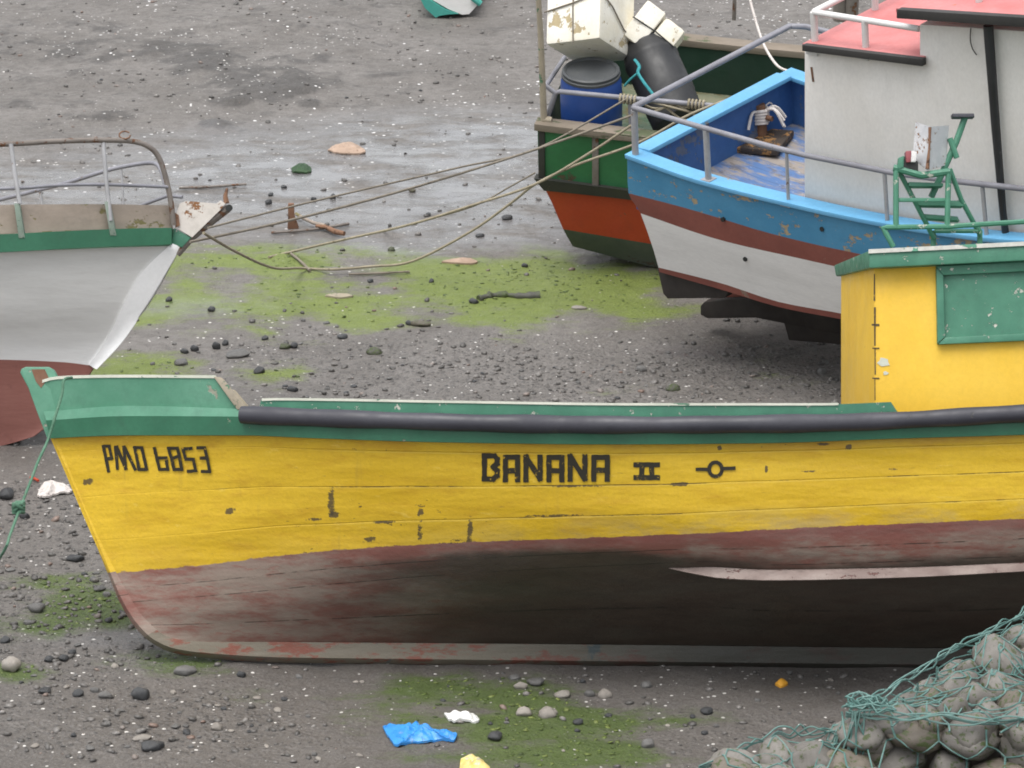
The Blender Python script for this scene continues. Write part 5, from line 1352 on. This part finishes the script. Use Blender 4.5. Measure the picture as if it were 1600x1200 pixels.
# green weed: ragged flecks over the algae patches
M['algae_fleck'] = shade_mat('green weed flecks', [(0, (0.05, 0.085, 0.014)), (.5, (0.10, 0.145, 0.025)), (1, (0.19, 0.235, 0.055))], 0.6)
wv = scatter('green_algae', 16000, lambda j, i: np.clip((A[j, i] - .40) * np.where(gy[j, i] > 3, .8, 2.2), 0, 1), .005, .026, .30, M['algae_fleck'], 1, 12, 1.6)
tag(wv, 'bright green algae in ragged patches over the mud', 'algae', kind='stuff')

# ================================================================== LITTER AND DEBRIS
def crumple(name, pts, mat, label, cat, h=0.03, seed=1, n=16, amp=0.03, group=None):
    """A crumpled sheet lying on the beach, outlined by photo pixels."""
    P = [on_ground(*q) for q in pts]
    c = sum(P, Vector()) / len(P); r = random.Random(seed)
    ring = catmull(P + [P[0]], 9)[:-1]
    rows_ = []
    for k in range(n):
        t = (k + 1) / n
        row = []
        for a, p in enumerate(ring):
            q = c.lerp(p, t)
            zz = ground_z(q.x, q.y) + .012 + h * (1 - t ** 2) + amp * (0.5 + 0.5 * fbm(np.array([q.x * 26 + seed]), np.array([q.y * 22]), seed, 3)[0] * 1.6) * (1 - .6 * t)
            row.append(Vector((q.x, q.y, zz)))
        rows_.append(row)
    m = MB(); m.grid(rows_, closed=True); m.add(rows_[0], [tuple(range(len(ring)))])
    under = [p - Vector((0, 0, .014)) for p in rows_[-1]]
    m.grid([rows_[-1], under], closed=True)
    return tag(m.build(name, mat, None, smooth=25), label, cat, group)
crumple('plastic_bag', ((598, 1140), (612, 1136), (638, 1139), (652, 1134), (668, 1146), (690, 1150), (713, 1150), (709, 1161), (688, 1158), (664, 1163), (640, 1163), (618, 1168)), M['blue_bag'], 'crumpled blue plastic bag on the mud in front of the keel', 'plastic bag', .03, 3, 14, .05)
crumple('plastic_scrap', ((694, 1120), (706, 1124), (722, 1116), (732, 1121), (746, 1124), (747, 1130), (724, 1129), (708, 1131)), M['white_film'], 'crumpled white plastic scrap in the weed above the blue bag', 'litter', .02, 5, 10, .05)
crumple('wrapper', ((720, 1189), (738, 1184), (757, 1195), (766, 1212), (722, 1214)), M['yellow_film'], 'torn yellow and white wrapper at the bottom edge', 'litter', .02, 6, 10, .04)
crumple('leaf', ((1211, 1071), (1221, 1064), (1231, 1070), (1220, 1075)), M['orange'], 'bright orange leaf on the shaded mud left of the gabion', 'leaf', .02, 7, 8, .01)
crumple('cardboard_scrap', ((512, 237), (524, 229), (545, 225), (560, 230), (571, 240), (545, 242), (530, 241)), M['tan'], 'tan cardboard scrap lying on the wet sheen high on the beach', 'litter', .025, 8, 12, .03)
crumple('seaweed_lump', ((455, 266), (470, 260), (485, 264), (484, 271), (460, 271)), M['weed'], 'dark green weed lump on the wet sheen', 'seaweed', .03, 9, 10, .03)
crumple('net_rag', ((58, 778), (66, 762), (82, 755), (104, 763), (112, 772), (84, 776), (70, 782)), M['rope_white'], 'whitish rag of old net on the shingle left of the yellow bow', 'rag', .02, 10, 14, .05)
crumple('driftwood', ((690, 411), (720, 407), (744, 409), (742, 413), (715, 413)), M['tan'], 'flat pale brown driftwood piece on the algae', 'driftwood', .02, 12, 8, .015)
crumple('driftwood', ((508, 464), (530, 461), (552, 464), (530, 467)), M['worn_wood'], 'thin pale stick lying on the algae above the gravel', 'driftwood', .01, 13, 8, .015)
def stick(pts, r, mt, name, label, cat, lift=.02, sm=5):
    m = MB(); P = [on_ground(x, y, lift + (q[0] if q else 0)) for x, y, *q in pts]
    m.tube(catmull(P, sm), r, 8, jitter=.45 if 'log' in name else .15); return tag(m.build(name, mt, None, smooth=60), label, cat)
stick(((748, 469), (765, 464), (790, 463), (815, 465), (843, 464)), .030, M['stone_moss'], 'mossy_log', 'low mossy log half sunk in the algae', 'log', .01)
stick(((424, 367), (470, 364), (510, 359), (545, 353)), .013, M['rusty_pipe'], 'iron_rod', 'thin dark iron rod lying by the rusty anchor', 'rod')
stick(((545, 432), (580, 431), (640, 428)), .010, M['rope_dull'], 'rope_scrap', 'short dark rope scrap on the algae below the sagging rope', 'rope')
stick(((455, 400), (470, 412), (484, 426)), .012, M['rope_dull'], 'rope_scrap', 'short rope end joining the sagging rope at the mud', 'rope')
stick(((60, 755), (54, 752), (48, 750)), .010, M['red'], 'red_cord', 'short red cord beside the whitish net rag', 'cord')
stick(((280, 297), (310, 296), (345, 294), (385, 291)), .012, M['rusty_pipe'], 'iron_rod', 'thin straight rod on the mud behind the white bow', 'rod')
an = empty('rusty_anchor', Matrix.Translation(on_ground(458, 358)), 'rusty broken anchor standing in the mud between the ropes', 'anchor')
an0 = an.matrix_world.translation
m = MB(); w_ = [at_y(x, y, an0.y) - an0 for x, y in ((450, 319), (459, 319), (460, 338), (467, 358), (449, 358), (450, 340))]
m.prism(w_, (0, .05, 0)); m.build('fluke', M['rust'], an, bevel=.006)
m = MB(); m.tube([on_ground(x, y, .05) - an0 for x, y in ((463, 343), (475, 350), (490, 357), (508, 361))], .016, 8); m.build('shank', M['plank_wood'], an, smooth=60)
m = MB(); m.tube([on_ground(x, y, .04) - an0 for x, y in ((494, 360), (510, 362), (524, 369), (538, 372))], .02, 8, jitter=.3); m.build('chain', M['rust'], an, smooth=60)

# ================================================================== GABION of cobbles in green wire
ZT = 1.5
P0 = at_z(1331, 1117, ZT)
ef = (at_z(1620, 1131, ZT) - P0); ef.z = 0; LF = ef.length; ef.normalize()
es_ = (at_z(1600, 965, ZT) - P0); es_.z = 0; es_.normalize()            # left shoulder, running away from the viewer
eb = Vector((-ef.y, ef.x, 0))
if eb.y < 0: eb = -eb
gab = empty('gabion', Matrix.Translation(Vector((P0.x, P0.y, 0))), 'tall gabion wall of grey cobbles in teal hexagonal wire at the lower right', 'gabion', 'gabions')
G0 = Vector((P0.x, P0.y, 0))
stones_w = []
def cob(kind, p, s, lab, grp, tilt=.5):
    o = stone(kind, p, s[0], s[1], s[2], lab, grp, 'cobble', tilt=tilt); stones_w.append(o)
core = MB()
LF2 = LF + 1.3
def core_box(a, z0, z1, inset=.16):
    q = [a + ef * inset + eb * inset + es_ * .0, a + ef * (LF2 - .4) + eb * inset, a + ef * (LF2 - .4) + eb * 2.8, a + es_ * 3.2 + ef * inset]
    core.prism([Vector((p.x, p.y, z0)) - G0 for p in q], (0, 0, z1 - z0))
core_box(P0, -.05, ZT - .14)
core.build('rubble_fill', M['cobble_brown'], gab, smooth=0)
def packed(parent, O, runs):
    """The rest of a basket's fill, outside the photo's view: stones packed down its sides as one part."""
    k = MB(); r = random.Random(9)
    for a, b, z0, z1 in runs:
        L = (b - a).length; z = z1
        while z > z0:
            s_ = 0
            while s_ < L:
                w = r.uniform(.09, .17)
                Mx = Matrix.Translation(a.lerp(b, min(1, (s_ + w) / L)) - O) @ Matrix.Rotation(r.uniform(0, 6), 4, 'Z') @ Matrix.Diagonal((w, w * .85, r.uniform(.07, .1), 1))
                Mx.translation.z = z + r.uniform(-.02, .02)
                me = r.choice(SM['c'])
                k.add([Mx @ v.co for v in me.vertices], [tuple(p.vertices) for p in me.polygons])
                s_ += 1.85 * w
            z -= .16
    o = k.build('packed_cobbles', M['cobble'], parent, smooth=60); o['kind'] = 'stuff'
    return o
E1 = P0 + ef * (LF2 - .3)
packed(gab, G0, [(P0 + eb * .08, E1 + eb * .08, .0, .50), (E1, E1 + eb * 2.6, .0, ZT - .12), (P0 + es_ * .1, P0 + es_ * 3.0, .0, ZT - .66), (P0 + es_ * 2.4, P0 + es_ * 3.0, .0, ZT - .1)])
FL_ = 'rounded cobble behind the hexagonal wire of the gabion front'; TL_ = 'weathered cobble under the bunched wire on top of the gabion'
SP = [(.12, .10, 1.0)]
r2 = random.Random(3)
row = 0; z = ZT - .12
while z > .55:
    s = -.05 + (.10 if row % 2 else 0)
    while s < LF2 - .5:
        w = r2.uniform(.085, .19); h = r2.uniform(.07, .11)
        p = P0 + ef * (s + w) + eb * r2.uniform(.03, .10); p.z = z + r2.uniform(-.02, .02)
        cob(r2.choice('cccb'), p, (w, .13, h), FL_, 'cobbles in the gabion front', .25)
        stones_w[-1].rotation_euler[2] = math.atan2(ef.y, ef.x) + r2.uniform(-.3, .3)
        s += 2 * w * .92
    z -= .158; row += 1
# top layer
t = .08
while t < 2.3:
    s = (es_.dot(ef)) * t / max(es_.dot(eb), .2) + .06
    while s < LF2 - .3:
        w = r2.uniform(.075, .16)
        p = P0 + ef * (s + w) + eb * (t + r2.uniform(-.05, .05)); p.z = ZT - .075 + r2.uniform(-.03, .035)
        cob(r2.choice('ccccb'), p, (w, w * .8, r2.uniform(.075, .11)), TL_, 'cobbles on the gabion top', .3)
        s += 2 * w * .88
    t += .16
# left flank, dropping towards the beach
for k in range(9):
    for zz in (ZT - .16, ZT - .34, ZT - .52):
        p = P0 + es_ * (.12 + k * .24 + r2.uniform(-.04, .04)); p.z = zz
        cob(r2.choice('ccb'), p + Vector((.03, 0, 0)), (.12, .13, .10), 'cobble on the left flank of the gabion', 'cobbles on the gabion flank')
# lower basket on the left
ZL = ZT - .20
Q0 = at_z(1092, 1204, ZL); Q1 = at_z(1215, 1150, ZL); Q2 = at_z(1345, 1141, ZL); Q3 = at_z(1330, 1230, ZL)
lowg = empty('gabion', Matrix.Translation(Vector((Q2.x, Q2.y, 0))), 'lower sagging gabion of cobbles left of the tall one, at the bottom edge', 'gabion', 'gabions')
core = MB(); L0 = Vector((Q2.x, Q2.y, 0))
ins = [Q0 + Vector((.16, 0, 0)), Q1 + Vector((.1, -.14, 0)), Q2 + Vector((0, -.14, 0)), Q2 + Vector((0, -1.5, 0)), Q0 + Vector((.3, -1.2, 0))]
core.prism([Vector((p.x, p.y, -.05)) - L0 for p in ins[::-1]], (0, 0, ZL - .1))
core.build('rubble_fill', M['cobble_brown'], lowg, smooth=0)
F0, F1 = Q0 + Vector((.2, -1.15, 0)), Q2 + Vector((0, -1.42, 0))
packed(lowg, L0, [(F0, F1, .0, ZL - .08), (Q0 + Vector((.08, 0, 0)), F0, .0, ZL - .08), (Q0, Q1, .0, ZL - .5), (F0 + Vector((0, .2, 0)), F1 + Vector((0, .2, 0)), ZL - .1, ZL - .06), (F0 + Vector((0, .4, 0)), F1 + Vector((0, .4, 0)), ZL - .1, ZL - .06)])
def inpoly(x, y, poly):
    c = False; j = len(poly) - 1
    for i in range(len(poly)):
        a, b = poly[i], poly[j]
        if (a.y > y) != (b.y > y) and x < (b.x - a.x) * (y - a.y) / (b.y - a.y) + a.x: c = not c
        j = i
    return c
poly = [Q0, Q1, Q2, Q2 + Vector((0, -1.5, 0)), Q0 + Vector((.1, -1.2, 0))]
yy = Q2.y - .05
while yy > Q2.y - 1.1:
    xx = Q0.x - .1 + r2.uniform(0, .1)
    while xx < Q2.x + .05:
        w = r2.uniform(.085, .14)
        if inpoly(xx, yy, poly):
            cob(r2.choice('ccccb'), Vector((xx, yy, ZL - .045 + r2.uniform(-.03, .03))), (w * 1.15, w * .95, r2.uniform(.085, .12)), 'pale cobble in the lower gabion', 'cobbles in the lower gabion', .35)
        xx += w * 1.9
    yy -= .17
for k in range(8):
    for zz in (ZL - .16, ZL - .34):
        p = Q0.lerp(Q1, k / 7) if k < 5 else Q1.lerp(Q2, (k - 4) / 4); p = p.copy(); p.z = zz
        cob('c', p + Vector((.05, -.05, 0)), (.12, .12, .10), 'cobble on the edge of the lower gabion', 'cobbles on the lower gabion edge')
# a few cobbles one can name
for i_, (lab, best) in enumerate((('big pale oval cobble, brightest behind the front wire', (1545, 1160)), ('round pale cobble standing proud on the gabion top', (1545, 1055)), ('large brown green cobble low behind the front wire', (1460, 1175)))):
    q = min(stones_w[:], key=lambda o: (Frame((0, 0, 0)).px(o.location)[0] - best[0]) ** 2 + (Frame((0, 0, 0)).px(o.location)[1] - best[1]) ** 2)
    q['label'] = lab
    if i_ == 1:
        q.location.z += .05; q.scale = (.145, .135, .12)
    if i_ == 0: q.scale = (.18, .13, .11)
    if i_ == 2: q.data = SM['b'][0]; q.scale = (.19, .13, .11)
# wire netting draped over the stones
bpy.context.view_layer.update()
vs, fs = [], []
for o in stones_w:
    b = len(vs); Mx = Matrix.LocRotScale(o.location, o.rotation_euler, o.scale)
    vs += [Mx @ v.co for v in o.data.vertices]; fs += [tuple(b + i for i in p.vertices) for p in o.data.polygons]
sbvh = BVHTree.FromPolygons(vs, fs)
def hexnet(mapf, s0, s1, t0, t1, w, m, r, drop=.0, sub=4, keep=None):
    a, z_ = w * .36, w * .30                   # twist length, zigzag height
    def P(i, j):                               # honeycomb vertices
        rowh = a + z_
        k = j // 2
        s = s0 + (i + (0.5 if (k % 2) else 0)) * w if False else None
        return s
    rowh = a + z_
    nrow = int((t1 - t0) / rowh) + 1; ncol = int((s1 - s0) / w) + 1
    segs = []
    for k in range(nrow):
        off = 0.5 * w if k % 2 else 0
        tb = t0 + k * rowh
        for i in range(ncol):
            x = s0 + i * w + off
            segs.append(((x, tb), (x, tb + a)))                             # twisted strand
            segs.append(((x, tb + a), (x + w / 2, tb + rowh)))
            segs.append(((x, tb + a), (x - w / 2, tb + rowh)))
    for (p, q) in segs:
        if rnd.random() < drop: continue
        pts = []
        for c in range(sub + 1):
            u = c / sub; st_ = (p[0] + (q[0] - p[0]) * u, p[1] + (q[1] - p[1]) * u)
            if keep and not keep(*st_): pts = None; break
            pos, nrm = mapf(*st_)
            o_ = pos + nrm * .30
            hit, n2, _, dist = sbvh.ray_cast(o_, -nrm, .42)
            base = pos - nrm * .05
            if hit is not None and (hit - base).dot(nrm) > 0: base = hit + nrm * r * 1.1
            pts.append(base)
        if pts:
            for c in range(1, len(pts) - 1):   # wire is stiff: bridge hollows
                mid = (pts[c - 1] + pts[c + 1]) / 2
                if (mid - pts[c]).length < .08: pts[c] = pts[c].lerp(mid, .4)
            m.tube(pts, r * (1.35 if abs(p[0] - q[0]) < 1e-6 else 1.0), 5, caps=False)
def wob(s, t, sd, a):
    return Vector((float(vnoise(np.array([s * 5.0]), np.array([t * 5.0]), sd)[0]), float(vnoise(np.array([s * 5.0]), np.array([t * 5.0]), sd + 1)[0]), 0)) * a
def m_front(s, t):
    d = wob(s, t, 5, .035)
    p = P0 + ef * (s + d.x); return Vector((p.x, p.y, ZT - t + d.y)) - eb * .02, -eb
kx = es_.dot(ef) / max(es_.dot(eb), .2)
def m_top(sd, amp):
    def f(s, t):
        d = wob(s, t * 1.2, sd, amp)
        p = P0 + ef * (s + kx * t * .6 + d.x) + eb * (t + d.y); return Vector((p.x, p.y, ZT + .03)), Vector((0, 0, 1))
    return f
m = MB()
hexnet(m_front, -.02, LF2 - .4, .02, .95, .235, m, .0044)
for sd, amp, w in ((11, .09, .20), (23, .16, .16)):
    hexnet(m_top(sd, amp), -.05, LF2 - .4, .0, 1.9, w, m, .0038, .10, keep=lambda s, t: s > kx * t * .4 - .05)
def m_side(s, t):
    d = wob(s, t, 15, .06)
    p = P0 + es_ * (s + d.x); n = Vector((-es_.y, es_.x, 0)); n = n if n.x < 0 else -n
    return Vector((p.x, p.y, ZT - t + d.y)), n
hexnet(m_side, 0, 2.3, 0, .6, .15, m, .0046, .1)
# selvedge wires gathered along the edges and the corner
for k in range(4):
    m.tube(catmull([P0 + ef * s + Vector((0, 0, 0)) - eb * .03 + Vector((0, rnd.uniform(-.02, .02), rnd.uniform(-.035, .035) + .02)) for s in np.arange(-.03, LF2 - .4, .16)], 3), .005, 5)
    m.tube(catmull([P0 + es_ * s + Vector((rnd.uniform(-.04, .03), 0, rnd.uniform(.0, .06))) for s in np.arange(-.03, 2.3, .15)], 3), .0048, 5)
for k in range(9):
    b0 = P0 + ef * rnd.uniform(-.04, .07) - eb * rnd.uniform(.0, .06)
    m.tube(catmull([b0 + Vector((rnd.uniform(-.03, .06), 0, .04)), b0 + Vector((rnd.uniform(-.05, .05), -.03, -.12)), b0 + Vector((rnd.uniform(-.08, .06), -.03, -.3)), b0 + Vector((rnd.uniform(-.08, .05), 0, -.55))], 4), .0048, 5)
for k in range(10):
    c = P0 + ef * rnd.uniform(.02, .16) + eb * rnd.uniform(-.02, .1) + Vector((0, 0, .03))
    q = rnd.uniform(.03, .07)
    m.tube([c + Vector((q * math.cos(a), q * math.sin(a) * .8, rnd.uniform(0, .05))) for a in np.arange(0, 6, .7)], .0055, 5)
gb2 = m.build('wire_mesh', M['net'], None, smooth=0)
gb2.parent = gab; gb2.matrix_parent_inverse = Matrix.Translation(-G0)
m = MB()
def m_low(sd, amp):
    def f(s, t):
        d = wob(s, t, sd, amp)
        return Vector((Q0.x + s + d.x, Q2.y + .05 - t + d.y, ZL + .03)), Vector((0, 0, 1))
    return f
WL = Q2.x - Q0.x
for sd, w in ((51, .18),):
    hexnet(m_low(sd, .14), -.1, WL, 0, 1.1, w, m, .0038, .12, keep=lambda s, t: inpoly(Q0.x + s, Q2.y + .05 - t, [p + (p - L0 - Vector((-.6, -.6, 0))) * 0.06 for p in poly]))
for k in range(3):
    m.tube(catmull([Q0.lerp(Q1, u) + Vector((0, 0, rnd.uniform(-.02, .05))) for u in np.linspace(0, 1, 8)] + [Q1.lerp(Q2, u) + Vector((0, rnd.uniform(-.03, .03), rnd.uniform(-.02, .05))) for u in np.linspace(.15, 1, 8)], 3), .0048, 5)
gb3 = m.build('wire_mesh', M['net'], None, smooth=0)
gb3.parent = lowg; gb3.matrix_parent_inverse = Matrix.Translation(-L0)

# ================================================================== render settings
SC.render.engine = 'CYCLES'
SC.cycles.filter_width = 1.8
SC.cycles.max_bounces = 6
SC.cycles.diffuse_bounces = 4
SC.cycles.use_denoising = True
SC.render.use_persistent_data = False
